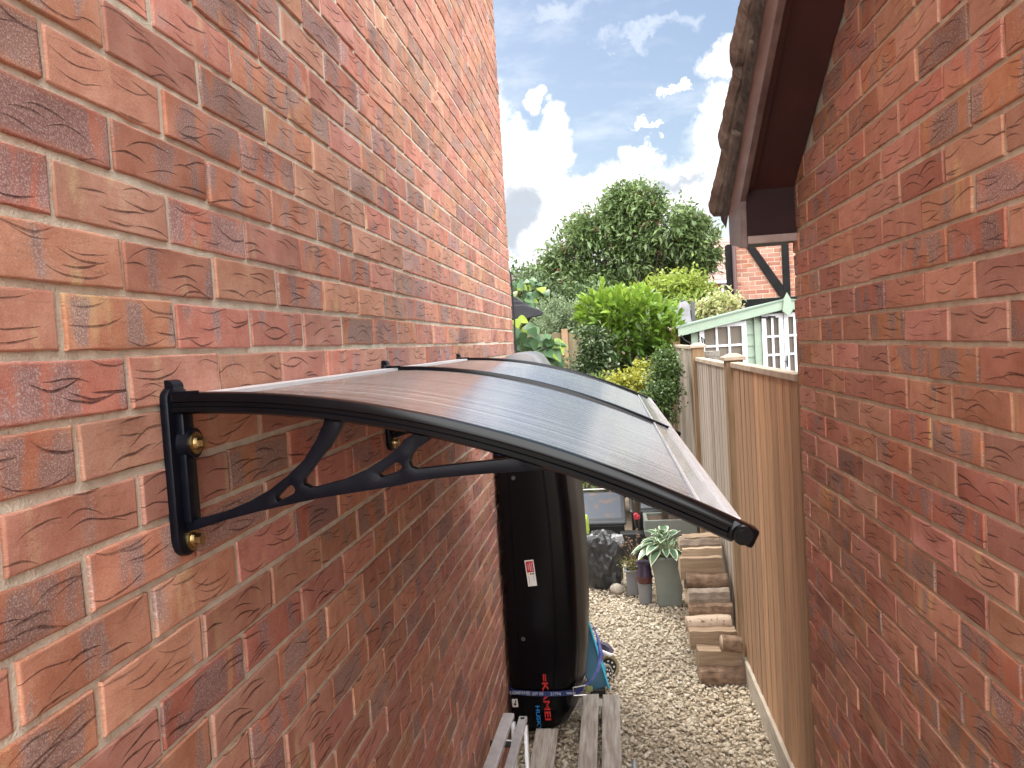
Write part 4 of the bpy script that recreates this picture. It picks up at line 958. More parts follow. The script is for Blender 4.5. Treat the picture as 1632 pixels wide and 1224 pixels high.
# cold frames (dark storage tubs with clear sloping lids)
def tub(xl, xr_, y0, y1, zf, zb, lb, lidmat, handle):
    e = empty('storage_tub', ((xl+xr_)/2, y0, G), lb, 'storage tub', 'black garden tubs with clear lids')
    bm = BM(); bm.prism([(y0, G+.002), (y1, G+.002), (y1, zb-.02), (y0, zf-.02)], xl+.02, xr_-.02, axis='x', bev=.012); R(e, bm.build('tub_body', pm('tub_black', (.012, .013, .017), rough=.4), e))
    bm = BM(); bm.prism([(y0-.02, zf-.02), (y1, zb-.02), (y1, zb+.02), (y0-.02, zf+.015)], xl, xr_, axis='x', bev=.014); ld = R(e, bm.build('lid', pm('lid_frame', (.045, .048, .055), rough=.35), e))
    bm = BM(); t0, t1 = .09, .93; ya, yb2 = y0+(y1-y0)*t0, y0+(y1-y0)*t1; za = zf+(zb-zf)*t0+.018; zc_ = zf+(zb-zf)*t1+.022
    bm.prism([(ya, za-.004), (yb2, zc_-.004), (yb2, zc_+.004), (ya, za+.004)], xl+.03, xr_-.04, axis='x', bev=.003)
    o = bm.build('lid_window', lidmat, ld)
    if handle:
        bm = BM(); zz = zb+.045; bm.tube([(xl+.02, y1-.03, zb+.02), (xl+.02, y1-.02, zz), (xr_-.14, y1-.02, zz), (xr_-.14, y1-.03, zb+.02)], .007, 8); R(e, bm.build('handle', M_white, e, smooth=True))
    return e
M_lid = pm('clouded_polycarbonate', (.085, .095, .115), (.22, .13, .07), scale=9, rough=.25, spec=.6, lo=.52, hi=.78, bump=.002, bscale=20)  # orange blotches: reflected flowers painted into the lid colour
M_lid2 = pm('clouded_grey_lid', (.17, .18, .20), (.14, .15, .17), scale=3, rough=.3, spec=.8)
tub(-.62, .085, 7.15, 7.70, at(960, 834, 7.15).z, at(960, 786, 7.70).z, 'black tub with a cloudy sloping lid, painted orange reflection, white handle, behind the rubble sack', M_lid, True)
tub(.125, .66, 7.35, 7.85, at(1040, 815, 7.35).z, at(1040, 783, 7.85).z, 'black tub with a plain grey sloping lid, behind the square soil planter', M_lid2, False)
q = at(1014, 823, 7.08); bm = BM(); bm.cyl((q.x, 7.14, q.z), (q.x, 7.05, q.z), .022, .026, 20); bm.cyl((q.x+.018, 7.05, q.z), (q.x+.018, 7.035, q.z), .02, .016, 16)
tp = empty('garden_tap', (q.x, 7.1, G), 'red knob on a thin dark post in front of the black tubs', 'knob')
R(tp, bm.build('knob', pm('red_plastic', (.42, .03, .05), rough=.45), tp, smooth=True)); bm = BM(); bm.cyl((q.x, 7.15, q.z-.01), (q.x, 7.15, G), .012, .012, 8); R(tp, bm.build('post', M_dark, tp))
bm = BM(); bm.box(.02, .40, 7.0, 7.14, G, at(1030, 850, 7.0).z, bev=.01); o = bm.build('black_crate', pm('crate_black', (.012, .012, .014), rough=.6)); tag(o, 'black plastic crate behind the small grey pot', 'crate')

# ------------------------------------------------------------------ foliage
def leaf_mat(name, stops, trans=.35, rough=.45, spec=.5, edge=None):
    m, t, b = new_mat(name); a = t.node('ShaderNodeAttribute', attribute_name='tint')
    col = t.ramp(a.outputs['Fac'], stops)
    if edge is not None:
        e = t.node('ShaderNodeAttribute', attribute_name='edge'); v = obj_coord(t)
        col = t.mix(t.smooth(t.m('ADD', e.outputs['Fac'], t.m('MULTIPLY', t.m('SUBTRACT', t.noise(v, 40, 2), .5), .3)), .62, .78), col, c4(edge))
    t.link(col, b.inputs['Base Color']); b.inputs['Roughness'].default_value = rough; b.inputs['Specular IOR Level'].default_value = spec
    tr = t.node('ShaderNodeBsdfTranslucent'); hs = t.node('ShaderNodeHueSaturation'); t.link(col, hs.inputs['Color']); hs.inputs['Value'].default_value = 1.15; hs.inputs['Hue'].default_value = .485
    t.link(hs.outputs[0], tr.inputs['Color']); mx = t.node('ShaderNodeMixShader'); mx.inputs[0].default_value = trans
    outn = m.node_tree.nodes['Material Output']; t.link(b.outputs[0], mx.inputs[1]); t.link(tr.outputs[0], mx.inputs[2]); t.link(mx.outputs[0], outn.inputs['Surface'])
    return m
def unit(v): return v/np.maximum(np.linalg.norm(v, axis=-1, keepdims=True), 1e-9)
def leaves(P, D, N, L, W, rows=3, droop=.3, tint=None, shape='oval', fold=.25):
    """vectorised leaves: grid of rows x 3 columns (5 if rows>4)"""
    n = len(P); D = unit(D); S = unit(np.cross(D, N)); N = np.cross(S, D)
    ss = np.linspace(0, 1, rows+1); cols = np.array([-1, 0, 1.]) if rows <= 4 else np.array([-1, -.72, 0, .72, 1.])
    if shape == 'oval': wp = np.sin(np.pi*np.clip(ss, 0.0, 1)**.85)**.8
    elif shape == 'heart': wp = np.interp(ss, [0, .08, .25, .45, .7, .88, 1], [.35, .85, 1, .92, .6, .25, .0])
    else: wp = np.sin(np.pi*ss)**.55*.9
    wp[0] = max(wp[0], .06); wp[-1] = .02
    L = np.broadcast_to(L, n)[:, None, None, None]; W = np.broadcast_to(W, n)[:, None, None, None]
    s_ = ss[None, :, None, None]; c_ = cols[None, None, :, None]; w_ = wp[None, :, None, None]
    dr = np.broadcast_to(droop, n)[:, None, None, None]
    pos = P[:, None, None, :] + D[:, None, None, :]*L*s_ + S[:, None, None, :]*W*.5*c_*w_ + N[:, None, None, :]*(fold*W*.5*np.abs(c_)*w_) 
    pos = pos + np.array([0, 0, -1.])*(dr*L*s_**2)
    R_, C_ = len(ss), len(cols); idx = np.arange(R_*C_).reshape(R_, C_)
    q = np.stack([idx[:-1, :-1], idx[:-1, 1:], idx[1:, 1:], idx[1:, :-1]], -1).reshape(-1, 4)
    F = (q[None]+np.arange(n)[:, None, None]*R_*C_).reshape(-1, 4)
    tn = np.repeat(rng.random(n) if tint is None else tint, R_*C_)
    ed = np.broadcast_to(np.maximum(np.abs(cols)[None, :], (ss[:, None]**6)), (R_, C_)).ravel(); ed = np.tile(ed, n)
    return pos.reshape(-1, 3), F, tn, ed
def leaf_obj(name, data, mat, parent=None, smooth=True):
    V, F, T, E = data; me = np_mesh(name, V, F, tint=T, extra={'edge': E}, smooth=smooth)
    o = link_mesh(name, me, mat, parent)
    return R(parent, o) if parent is not None else o
def cat(*ds):
    V, F, T, E = [], [], [], []; b0 = 0
    for v, f, t_, e in ds: V.append(v); F.append(f+b0); T.append(t_); E.append(e); b0 += len(v)
    return np.concatenate(V), np.concatenate(F), np.concatenate(T), np.concatenate(E)
def blob_points(blobs, n, shell=.55):
    """points inside a union of ellipsoids (x,y,z,rx,ry,rz), denser to the outside"""
    wts = np.array([b[3]*b[4]+b[4]*b[5]+b[3]*b[5] for b in blobs]); wts = wts/wts.sum(); k = rng.choice(len(blobs), n, p=wts); B = np.array(blobs)[k]
    d = unit(rng.normal(size=(n, 3))); r = (shell + (1-shell)*rng.random(n)**.7)
    r = np.where(rng.random(n) < .2, rng.random(n), r)
    return B[:, :3]+d*B[:, 3:]*r[:, None], d
def foliage_blobs(pxb, Y, dy):
    out_ = []
    for px, py, rx, ry in pxb:
        yy = Y + random.uniform(-dy, dy)*.5; c = at(px, py, yy); out_.append((c.x, c.y, c.z, rx*yy/FPX, max(.6*rx, .35*dy*FPX/yy)*yy/FPX if dy else rx*yy/FPX, ry*yy/FPX))
    return out_
def clumped(blobs, ncl, per, spread, L, W, shape='oval', rows=2, droop=.25, upb=.3, tintf=None, hollow=0, aspect_j=.3):
    C, d = blob_points(blobs, int(ncl*1.5), .6)
    fr = 2.2/max(.25, float(np.mean(np.array(blobs)[:, 3])))
    sc_n = np.array([mnoise.noise(Vector(c_)*fr*.55)+.6*mnoise.noise(Vector(c_)*fr*1.5) for c_ in C]); kp = np.argsort(-sc_n)[:ncl]; C, d = C[kp], d[kp]
    ct = rng.random(ncl)
    k = np.repeat(np.arange(ncl), per); P = C[k]+rng.normal(0, 1, (len(k), 3))*spread*(.6+.8*rng.random(ncl))[k][:, None]
    D = unit(d[k]*.7 + rng.normal(0, .75, (len(k), 3)) + np.array([0, 0, upb])); Nn = unit(rng.normal(0, .55, (len(k), 3))+np.array([0, 0, 1.]) + .3*d[k])
    t_ = np.clip(.55*ct[k]+.45*rng.random(len(k)), 0, 1)
    Lr = L*(1-aspect_j/2+aspect_j*rng.random(len(k))); return leaves(P, D, Nn, Lr, W*Lr/L, rows=rows, droop=droop, tint=t_, shape=shape)
M_bark = pm('bark', (.11, .085, .06), (.06, .045, .035), scale=20, stretch=(1, 1, .3), rough=.95, bump=.01, bscale=30)
def branches(name, base, targets, r0, parent, mat=M_bark, fork=.35, n=5):
    bm = BM(); base = Vector(base)
    for tg in targets:
        tg = Vector(tg); mid = base.lerp(tg, fork); mid.z = base.z + (tg.z-base.z)*fork*1.35; pts = []
        for k in range(7):
            s_ = k/6; p = base*(1-s_)**2+mid*2*s_*(1-s_)+tg*s_*s_; p += Vector((mnoise.noise(p*1.5), mnoise.noise(p*1.5+Vector((9, 0, 0))), 0))*.10*s_; pts.append(p)
        bm.tube(pts, [max(r0*(1-.92*k/6), .004) for k in range(7)], n)
    return R(parent, bm.build(name, mat, parent, smooth=True))
# big tree
def tree(name, label, catn, pxb, Y, dy, ncl, per, spread, L, W, mat, base_px, r0=.12, group=None, extra=None, upb=.3, droop=.25, trunkless=False):
    bl = foliage_blobs(pxb, Y, dy); bp = at(base_px[0], base_px[1], Y); e = empty(name, (bp.x, Y, G), label, catn, group)
    leaf_obj('crown' if 'tree' in name else 'foliage', clumped(bl, ncl, per, spread, L, W, upb=upb, droop=droop), mat, e)
    if not trunkless:
        branches('trunk' if 'tree' in name else 'stems', (bp.x, Y, G), [(b[0]+random.uniform(-.3, .3)*b[3], b[1], b[2]+random.uniform(.0, .5)*b[5]) for b in bl for _ in range(2)], r0, e)
    return e, bl
green = lambda *s: [(i/(len(s)-1), c) for i, c in enumerate(s)]
M_tree = leaf_mat('tree_leaf', [(0, (.055, .088, .030)), (.35, (.09, .14, .046)), (.7, (.135, .20, .068)), (.93, (.18, .25, .09)), (1, (.20, .13, .06))], trans=.3, rough=.4)
tr, bl = tree('broadleaf_tree', 'large rounded green tree with reddish berry clusters at the end of the gardens', 'tree',
     [(1005, 345, 42, 48), (955, 370, 50, 48), (1060, 362, 52, 42), (1105, 385, 46, 44), (905, 405, 45, 40), (1000, 400, 70, 50), (1075, 425, 60, 42), (935, 440, 60, 42), (1010, 450, 70, 36), (880, 445, 36, 34), (1122, 412, 24, 28), (925, 372, 30, 26), (985, 322, 22, 22), (1025, 322, 24, 22), (900, 478, 50, 26)],
     18, 1.6, 1250, 22, .095, .15, .055, M_tree, (1010, 520), .09, extra=None)
C, d = blob_points(bl, 230, .85)
k = np.repeat(np.arange(230), 6); P = C[k]+rng.normal(0, .035, (len(k), 3))
leaf_obj('berry_clusters', leaves(P, unit(rng.normal(size=(len(k), 3))), unit(rng.normal(size=(len(k), 3))), .05, .04, rows=2), leaf_mat('berry_red', [(0, (.12, .055, .03)), (1, (.20, .09, .05))], trans=.1), tr)
# yellow-green and mid trees behind, right
M_lime = leaf_mat('lime_leaf', [(0, (.14, .20, .03)), (.5, (.22, .30, .05)), (1, (.36, .42, .09))], trans=.45)
tree('lime_tree', 'yellow green bushy tree behind the closed parasol', 'tree', [(1075, 480, 40, 28), (1045, 470, 30, 26), (1112, 484, 26, 20), (1095, 462, 32, 22)], 14.5, 1.0, 330, 26, .09, .11, .045, M_lime, (1090, 540), .05)
M_vari = leaf_mat('cream_leaf', [(0, (.18, .24, .07)), (.5, (.34, .38, .15)), (.8, (.55, .50, .30)), (1, (.62, .50, .42))], trans=.4)
tree('cream_shrub', 'cream and pink speckled shrub between the lime tree and the timbered house', 'shrub', [(1138, 496, 26, 16), (1155, 488, 16, 14)], 12.0, .5, 150, 26, .07, .08, .035, M_vari, (1142, 530), .03)
tree('hedge_bush', 'mid green bush directly behind the parasol and summerhouse roof', 'tree', [(1065, 508, 30, 22), (1105, 505, 26, 20), (1130, 505, 28, 16)], 12.5, .6, 230, 26, .08, .09, .04, leaf_mat('mid_leaf', [(0, (.07, .13, .02)), (1, (.20, .30, .05))], trans=.4), (1070, 560), .04)
# dark mass and olive shrubs left of centre
M_darkleaf = leaf_mat('dark_leaf', [(0, (.03, .055, .02)), (.6, (.06, .10, .03)), (1, (.10, .15, .05))], trans=.2)
tree('dark_tree', 'dark green dense tree below the big tree, behind the rear fence', 'tree', [(860, 478, 40, 34), (905, 490, 50, 30), (850, 520, 40, 30), (900, 520, 40, 22), (950, 490, 40, 30), (840, 455, 26, 20)], 14.0, .8, 420, 26, .10, .11, .045, M_darkleaf, (900, 560), .05)
M_olive = leaf_mat('olive_leaf', [(0, (.09, .13, .06)), (.6, (.16, .22, .11)), (1, (.25, .31, .18))], trans=.2)
for (a_, b2, lb) in ((878, 505, 'grey green olive bush above the rear fence, nearer the brick house'), (915, 508, 'grey green olive bush above the rear fence, nearer the laurel')):
    tree('olive_bush', lb, 'shrub', [(a_, b2, 24, 24), (a_-8, b2+12, 22, 18), (a_+8, b2-8, 16, 18)], 11.9, .35, 150, 26, .05, .065, .014, M_olive, (a_, 560), .02, group='olive bushes above the rear fence', upb=.9)
# laurel: upright glossy bright leaves
def laurel():
    Y = 8.6; e = empty('laurel_bush', (at(1000, 520, Y).x, Y, G), 'bright lime green laurel bush with upright leafy shoots beside the fence', 'shrub')
    bl = foliage_blobs([(1000, 520, 62, 50), (960, 510, 40, 42), (1045, 520, 42, 42), (1010, 570, 50, 44), (1000, 490, 50, 30), (1030, 590, 46, 46)], Y, .5)
    P, d = blob_points(bl, 1900, .75); D = unit(d*.8+rng.normal(0, .5, P.shape)+np.array([0, -.2, .55]))
    dk = leaves(P, D, unit(rng.normal(0, .4, P.shape)+np.array([0, -.35, .8])), .13*(.75+.4*rng.random(len(P))), .046, rows=3, droop=.15, tint=np.clip(.15+.5*rng.random(len(P))+.45*(P[:, 2]+.0)/.5, 0, 1))  # tint rises with height: sky light on the top painted into the leaves
    parts = [dk]
    tips = [(930, 478), (942, 466), (960, 448), (968, 470), (985, 460), (1000, 468), (1014, 458), (1018, 474), (1035, 470), (1050, 482), (1063, 492), (1072, 505), (948, 500), (975, 490), (1000, 490), (1030, 495), (938, 520), (1050, 510), (1076, 520), (935, 495), (1010, 512), (980, 515), (955, 520), (1040, 528), (1065, 528), (992, 478), (1025, 480), (1044, 492), (952, 482), (1058, 515), (970, 505), (1018, 500)]
    st = BM()
    for px, py in tips:
        top = at(px, py, Y-.25+random.uniform(-.1, .15)); root = top+Vector((random.uniform(-.05, .05), .05, -.34)); st.tube([root, root.lerp(top, .5), top], [.007, .005, .003], 5)
        n = 22; s_ = np.linspace(.05, 1, n); ang = np.arange(n)*2.4; cr = np.array(root); ct_ = np.array(top)
        Pp = cr+(ct_-cr)*s_[:, None]; out_ = np.stack([np.cos(ang), np.sin(ang), np.zeros(n)], -1)
        Dd = unit(out_*(1.0-.45*s_[:, None])+np.array([0, 0, 1.])*(.55+.7*s_[:, None]))
        parts.append(leaves(Pp, Dd, unit(-out_*.8+np.array([0, 0, 1.])), .125*(1-.25*s_), .044, rows=4, droop=.10, tint=np.clip(.75+.25*rng.random(n), 0, 1)))
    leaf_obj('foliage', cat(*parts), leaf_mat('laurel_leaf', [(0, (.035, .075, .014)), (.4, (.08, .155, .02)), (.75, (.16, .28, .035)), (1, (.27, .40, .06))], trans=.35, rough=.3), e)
    st2 = R(e, st.build('shoots', pm('green_stem', (.20, .28, .06), rough=.5), e)); branches('stems', e.location, [(b[0], b[1], b[2]) for b in bl], .025, e)
laurel()
M_dk2 = leaf_mat('glossy_dark_leaf', [(0, (.03, .055, .02)), (.6, (.06, .10, .035)), (.85, (.15, .2, .09)), (1, (.38, .40, .26))], trans=.2, rough=.3)
tree('dark_shrub', 'dark leaved variegated shrub in front of the rear fence, left of the laurel', 'shrub', [(945, 555, 24, 32), (950, 585, 30, 26), (935, 540, 16, 16)], 8.2, .3, 170, 24, .045, .05, .026, M_dk2, (945, 600), .015)
tree('evergreen_shrub', 'small leaved dark green shrub spilling against the fence end', 'shrub', [(1052, 610, 26, 34), (1062, 585, 16, 24), (1045, 640, 30, 26), (1068, 640, 14, 30)], 6.75, .3, 300, 24, .035, .036, .019, leaf_mat('small_leaf', [(0, (.035, .07, .02)), (.6, (.08, .14, .035)), (1, (.18, .26, .08))], trans=.25), (1052, 660), .012)
tree('yellow_shrub', 'golden yellow leaved shrub just beyond the canopy', 'shrub', [(1003, 605, 24, 20), (1028, 598, 20, 20), (985, 618, 22, 16), (1015, 620, 30, 18)], 7.3, .3, 210, 22, .035, .045, .026, leaf_mat('golden_leaf', [(0, (.15, .20, .03)), (.5, (.34, .35, .05)), (1, (.50, .47, .10))], trans=.45), (1005, 640), .012)
# strap leaved clump
e = empty('strap_leaf_plant', (at(965, 600, 7.8).x, 7.8, G), 'clump of long arching grassy leaves between the laurel and golden shrub', 'plant')
n = 90; bp = at(970, 640, 7.8); P = np.array(bp)+rng.normal(0, .05, (n, 3))*np.array([2.0, 1, .3]); D = unit(rng.normal(0, .38, (n, 3))+np.array([0, -.05, 1.]))
leaf_obj('leaf_blades', leaves(P, D, unit(rng.normal(0, .5, (n, 3))+np.array([0, -1., .2])), .42*(.7+.5*rng.random(n)), .016, rows=8, droop=.35, shape='strap'), leaf_mat('strap_leaf', [(0, (.10, .17, .03)), (1, (.32, .44, .12))], trans=.4), e)
tree('low_foliage_shrub', 'loose low grey green shrub under the vine leaves, behind the canopy edge', 'shrub', [(905, 595, 40, 24), (930, 610, 30, 20), (880, 590, 20, 16), (950, 625, 30, 16), (1010, 650, 60, 20)], 8.6, .4, 260, 22, .05, .045, .022, leaf_mat('grey_green_leaf', [(0, (.05, .08, .03)), (1, (.17, .22, .10))], trans=.25), (905, 640), .012)
tree('low_foliage_shrub', 'sprawling dark ground shrub seen under the canopy, above the tub handle', 'shrub', [(940, 760, 60, 40), (1000, 700, 80, 50), (1050, 740, 50, 40)], 9.2, .6, 330, 22, .06, .06, .03, leaf_mat('low_green_leaf', [(0, (.06, .11, .02)), (1, (.18, .26, .05))], trans=.3), (980, 760), .015)
# big-leaved vine by the house corner
def vine(px_list, Y, label, L, seed):
    rg = np.random.default_rng(seed); b0 = at(812, 590, Y); e = empty('vine_plant', (b0.x, Y, G), label, 'climbing plant', 'large leaved climbers by the house corner')
    P, D, N_, T, LL = [], [], [], [], []
    for px, py, sz in px_list:
        for _ in range(1):
            P.append(np.array(at(px, py, Y+rg.uniform(-.12, .12)))); D.append([rg.uniform(-.2, .9), rg.uniform(-.6, .1), rg.uniform(-.9, .1)]); N_.append([rg.uniform(-.3, .3), rg.uniform(-.9, -.3), rg.uniform(.5, 1)]); T.append(rg.random()); LL.append(sz*L)
    LL = np.array(LL); leaf_obj('vine_leaves', leaves(np.array(P), np.array(D), unit(np.array(N_)), LL, LL*.92, rows=7, droop=.25, shape='heart', tint=np.array(T), fold=.12), M_vine, e)
    bm = BM(); q = [at(px, py, Y+.1) for px, py, _ in px_list[::4]]
    for a_ in q: bm.tube([Vector((b0.x-.05, Y+.1, min(a_.z, b0.z)-.4)), Vector(((b0.x+a_.x)/2, Y+.1, a_.z-.08)), a_], [.008, .006, .003], 5)
    R(e, bm.build('stems', pm('vine_stem', (.16, .12, .05), rough=.8), e))
M_vine = leaf_mat('vine_leaf', [(0, (.05, .11, .045)), (.45, (.09, .18, .08)), (.8, (.16, .27, .12)), (.9, (.26, .38, .05)), (1, (.34, .46, .05))], trans=.35, rough=.4, spec=.35)
rv = np.random.default_rng(5)
lo_ = []
for _ in range(95):
    px = rv.uniform(822, 886); ymin = 505+(px-822)*.62; lo_.append((px, rv.uniform(ymin, 592), rv.uniform(.7, 1.1)))
vine(lo_, 5.6, 'broad leaved climber hanging past the house corner just above the canopy', .105, 3)
up_ = [(rv.uniform(818, 850), rv.uniform(446, 500), rv.uniform(.5, .9)) for _ in range(60)]+[(862, 458, 1.0), (868, 464, .9), (856, 452, .8)]
vine(up_, 6.1, 'upper climber with yellow green leaves above the scalloped grey awning', .085, 4)
# hosta
e = empty('hosta_plant', tuple(HOSTA), 'white edged hosta spilling over the tall tapered planter', 'plant')
P, D, N_, LL, T = [], [], [], [], []
for k in range(62):
    an = rng.uniform(0, 2*math.pi); tier = rng.random(); up = 1.15-1.25*tier; r_ = .02+.09*tier
    o_ = np.array([math.cos(an), math.sin(an), 0]); P.append(np.array(HOSTA)+o_*r_*np.array([1.25, 1, 0])+np.array([-.02, 0, .03+.13*(1-tier)*rng.random()+.03])); D.append(o_+np.array([0, 0, up])); N_.append(np.array([0, 0, 1.])-o_*.2*up); LL.append(rng.uniform(.11, .17)); T.append(rng.random())
LL = np.array(LL); leaf_obj('hosta_leaves', leaves(np.array(P), np.array(D), np.array(N_), LL, LL*.48, rows=8, droop=.45, tint=np.array(T), fold=.22), leaf_mat('hosta_leaf', [(0, (.07, .15, .085)), (1, (.15, .26, .14))], trans=.25, rough=.35, edge=(.62, .68, .50)), e)
bm = BM()
for k in range(30): bm.tube([HOSTA+Vector((0, 0, -.04)), Vector(P[k])*1.0], [.005, .003], 5)
R(e, bm.build('stalks', pm('pale_stalk', (.3, .38, .2), rough=.5), e))
# dry plant
e = empty('dried_plant', tuple(DRY), 'brown seed headed plant with mossy base in the small grey pot', 'plant'); n = 260
P = np.array(DRY)+rng.normal(0, 1, (n, 3))*np.array([.045, .04, .02])+np.array([0, 0, .06]); leaf_obj('base_leaves', leaves(P, unit(rng.normal(0, .6, (n, 3))+np.array([0, 0, .8])), unit(rng.normal(0, 1, (n, 3))), .045, .008, rows=2), leaf_mat('moss_leaf', [(0, (.12, .11, .03)), (1, (.26, .26, .08))], trans=.2), e)
bm = BM(); heads = []
for px, py in ((1015, 842), (1016, 852), (1000, 856), (996, 862), (1003, 868), (1010, 872), (990, 868), (1007, 860), (1017, 866)):
    tp = at(px, py, 6.1); bm.tube([DRY, DRY.lerp(tp, .6)+Vector((.005, 0, .01)), tp], [.002, .0015, .0012], 4)
    for q_ in range(5): p = tp+Vector((random.gauss(0, .007), random.gauss(0, .006), -random.uniform(0, .05))); bm.sph(p, random.uniform(.005, .009), 1)
R(e, bm.build('seed_heads', pm('dry_brown', (.26, .17, .11), (.14, .10, .06), scale=40, rough=.9), e))

# ------------------------------------------------------------------ summerhouse
SY = 8.3
M_sage = pm('sage_paint', (.25, .325, .25), (.22, .29, .225), scale=5, stretch=(1, 1, 3), rough=.6); M_wp = pm('white_paint', (.62, .64, .68), (.56, .58, .63), scale=9, rough=.5)
sh = empty('summerhouse', (1.9, SY, G), 'sage green summerhouse with white framed windows behind the fence', 'summerhouse')
def S(px, py): q = at(px, py, SY); return (q.x, q.z)
ex, ez = S(1088, 520); apx, apz = S(1250, 478)
hw = apx-ex; slope = (apz-ez)/hw
bm = BM(); yb_ = SY
def roofz(x): return apz-.07-abs(x-apx)*slope
xL, xR = ex+.10, 2*apx-ex-.10
z = G+.1
while z < apz:                               # shiplap boards, each lapping the next
    x0_, x1_ = xL, xR; zt = z+.118
    if zt > roofz(xL):
        hw_ = (apz-.07-z)/slope; x0_ = max(xL, apx-hw_); x1_ = min(xR, apx+hw_); h2_ = max(0.0, (apz-.07-zt)/slope); t0_ = max(xL, apx-h2_); t1_ = min(xR, apx+h2_)
    else: t0_, t1_ = x0_, x1_
    if x1_-x0_ < .05: break
    A_ = [(x0_, z), (x1_, z), (t1_, zt), (t0_, zt)]
    vb = [bm.b.verts.new((a, yb_ + (.0 if i < 2 else .012), b)) for i, (a, b) in enumerate(A_)]
    bm.b.faces.new(vb)
    vb2 = [bm.b.verts.new((a, yb_+dd, z)) for a, dd in ((x0_, 0), (x1_, 0), (x1_, .014), (x0_, .014))]; bm.b.faces.new(vb2)
    z = zt
R(sh, bm.build('wall', M_sage, sh))
bm = BM(); bm.box(xL, xR, yb_+.02, yb_+2.0, G, roofz(xL)-.05); bm.prism([(xL, roofz(xL)-.05), (xR, roofz(xR)-.05), (apx, apz-.1)], yb_+.02, yb_+2.0, axis='y'); R(sh, bm.build('side_walls', M_sage, sh))
bm = BM(); bm.box(xL-.02, xL+.05, yb_-.022, yb_+.03, G, roofz(xL)-.005); 
mx_, _ = S(1206, 500); bm.box(mx_-.035, mx_+.035, yb_-.024, yb_+.004, G, roofz(mx_)-.02); R(sh, bm.build('corner_trim', M_sage, sh))
bm = BM(); 
for sgn in (-1, 1):
    xo = apx+sgn*(hw+.06); zo = apz-(hw+.06)*slope
    bm.prism([(apx, apz), (xo, zo), (xo, zo-.095), (apx, apz-.095)], yb_-.11, yb_-.085, axis='y', bev=.003)
R(sh, bm.build('bargeboard', M_sage, sh))
bm = BM()
for sgn in (-1, 1):
    xo = apx+sgn*(hw+.08); zo = apz-(hw+.08)*slope
    bm.prism([(apx, apz+.012), (xo, zo+.012), (xo, zo-.004), (apx, apz-.004)], yb_-.12, yb_+2.1, axis='y')
R(sh, bm.build('roof', pm('roof_felt', (.18, .24, .19), rough=.9), sh))
bm = BM(); fz = apz-.03; bm.prism([(apx-.05, fz-.09), (apx, fz-.14), (apx+.05, fz-.09), (apx+.035, fz+.03), (apx, fz+.10), (apx-.035, fz+.03)], yb_-.135, yb_-.112, axis='y', bev=.003); R(sh, bm.build('finial', M_sage, sh))
M_glass = pm('window_glass', (.105, .095, .08), (.17, .15, .125), scale=1.6, rough=.06, spec=.7)
def window(x0, x1, z0, z1, nc, nr, parent, fr=.06, bar=.022, y=SY, name='window', mat=M_wp):
    bm = BM(); d0, d1 = y-.045, y-.004
    for a, b, c, d in ((x0, x1, z1-fr, z1), (x0, x1, z0, z0+fr), (x0, x0+fr, z0+fr, z1-fr), (x1-fr, x1, z0+fr, z1-fr)): bm.box(a, b, d0, d1, c, d, bev=.003)
    xi, xj, zi, zj = x0+fr, x1-fr, z0+fr, z1-fr
    for k in range(1, nc): xc = xi+(xj-xi)*k/nc; bm.box(xc-bar/2, xc+bar/2, d0+.006, d1, zi, zj)
    for k in range(1, nr):
        zc = zi+(zj-zi)*k/nr
        for q_ in range(nc):
            a = xi+(xj-xi)*q_/nc+(bar/2 if q_ else 0); b = xi+(xj-xi)*(q_+1)/nc-(bar/2 if q_ < nc-1 else 0); bm.box(a, b, d0+.008, d1, zc-bar/2, zc+bar/2)
    o = R(parent, bm.build(name, mat, parent))
    bm = BM(); bm.box(xi, xj, y-.020, y-.012, zi, zj); g = bm.build('pane', M_glass, o)
    return o
(wx0, wz1), (wx1, _) = S(1113, 516), S(1188, 512); _, wz0 = S(1150, 588)
window(wx0, wx1, wz0, wz1, 3, 2, sh, fr=.05)
(dx0, dz1), (dx1, _) = S(1212, 501), S(1246, 498); _, dz0 = S(1230, 660)
window(dx0, dx1, dz0, dz1, 2, 5, sh, fr=.045, name='door')
window(dx1+.006, 2*dx1-dx0+.006, dz0, dz1, 2, 5, sh, fr=.045, name='door')
bm = BM(); hx = dx0+.02; hz = dz1-.035; bm.box(hx-.03, hx+.12, SY-.055, SY-.047, hz-.008, hz+.008); bm.box(hx-.04, hx-.025, SY-.055, SY-.047, hz-.04, hz+.05); bm.cyl((hx+.06, SY-.052, hz-.012), (hx+.06, SY-.052, hz+.012), .014, .014, 4); R(sh, bm.build('hinge', M_dark, sh))
q = S(1253, 575); bm = BM(); bm.box(q[0]-.006, q[0]+.006, SY-.065, SY-.047, q[1]-.06, q[1]+.06, bev=.002); bm.box(q[0]-.03, q[0]+.006, SY-.075, SY-.06, q[1]-.005, q[1]+.005); R(sh, bm.build('door_handle', M_dark, sh))

# wicker pot seen over the fence
q = at(1130, 560, 7.2); bm = BM()
for k in range(5): bm.cyl((q.x, 7.3, q.z-.25+k*.05), (q.x, 7.3, q.z-.202+k*.05), .085+.006*k, .088+.006*k, 20)
o = bm.build('wicker_basket', pm('grey_wicker', (.24, .22, .19), (.13, .12, .10), scale=60, rough=.9)); tag(o, 'grey woven basket top showing over the fence in front of the summerhouse window', 'basket')
bm = BM(); bm.box(q.x-.15, q.x+.15, 7.2, 7.42, G, q.z-.25, bev=.01); o = bm.build('garden_table', M_f_grey); tag(o, 'wooden stand under the grey basket behind the fence', 'stand')

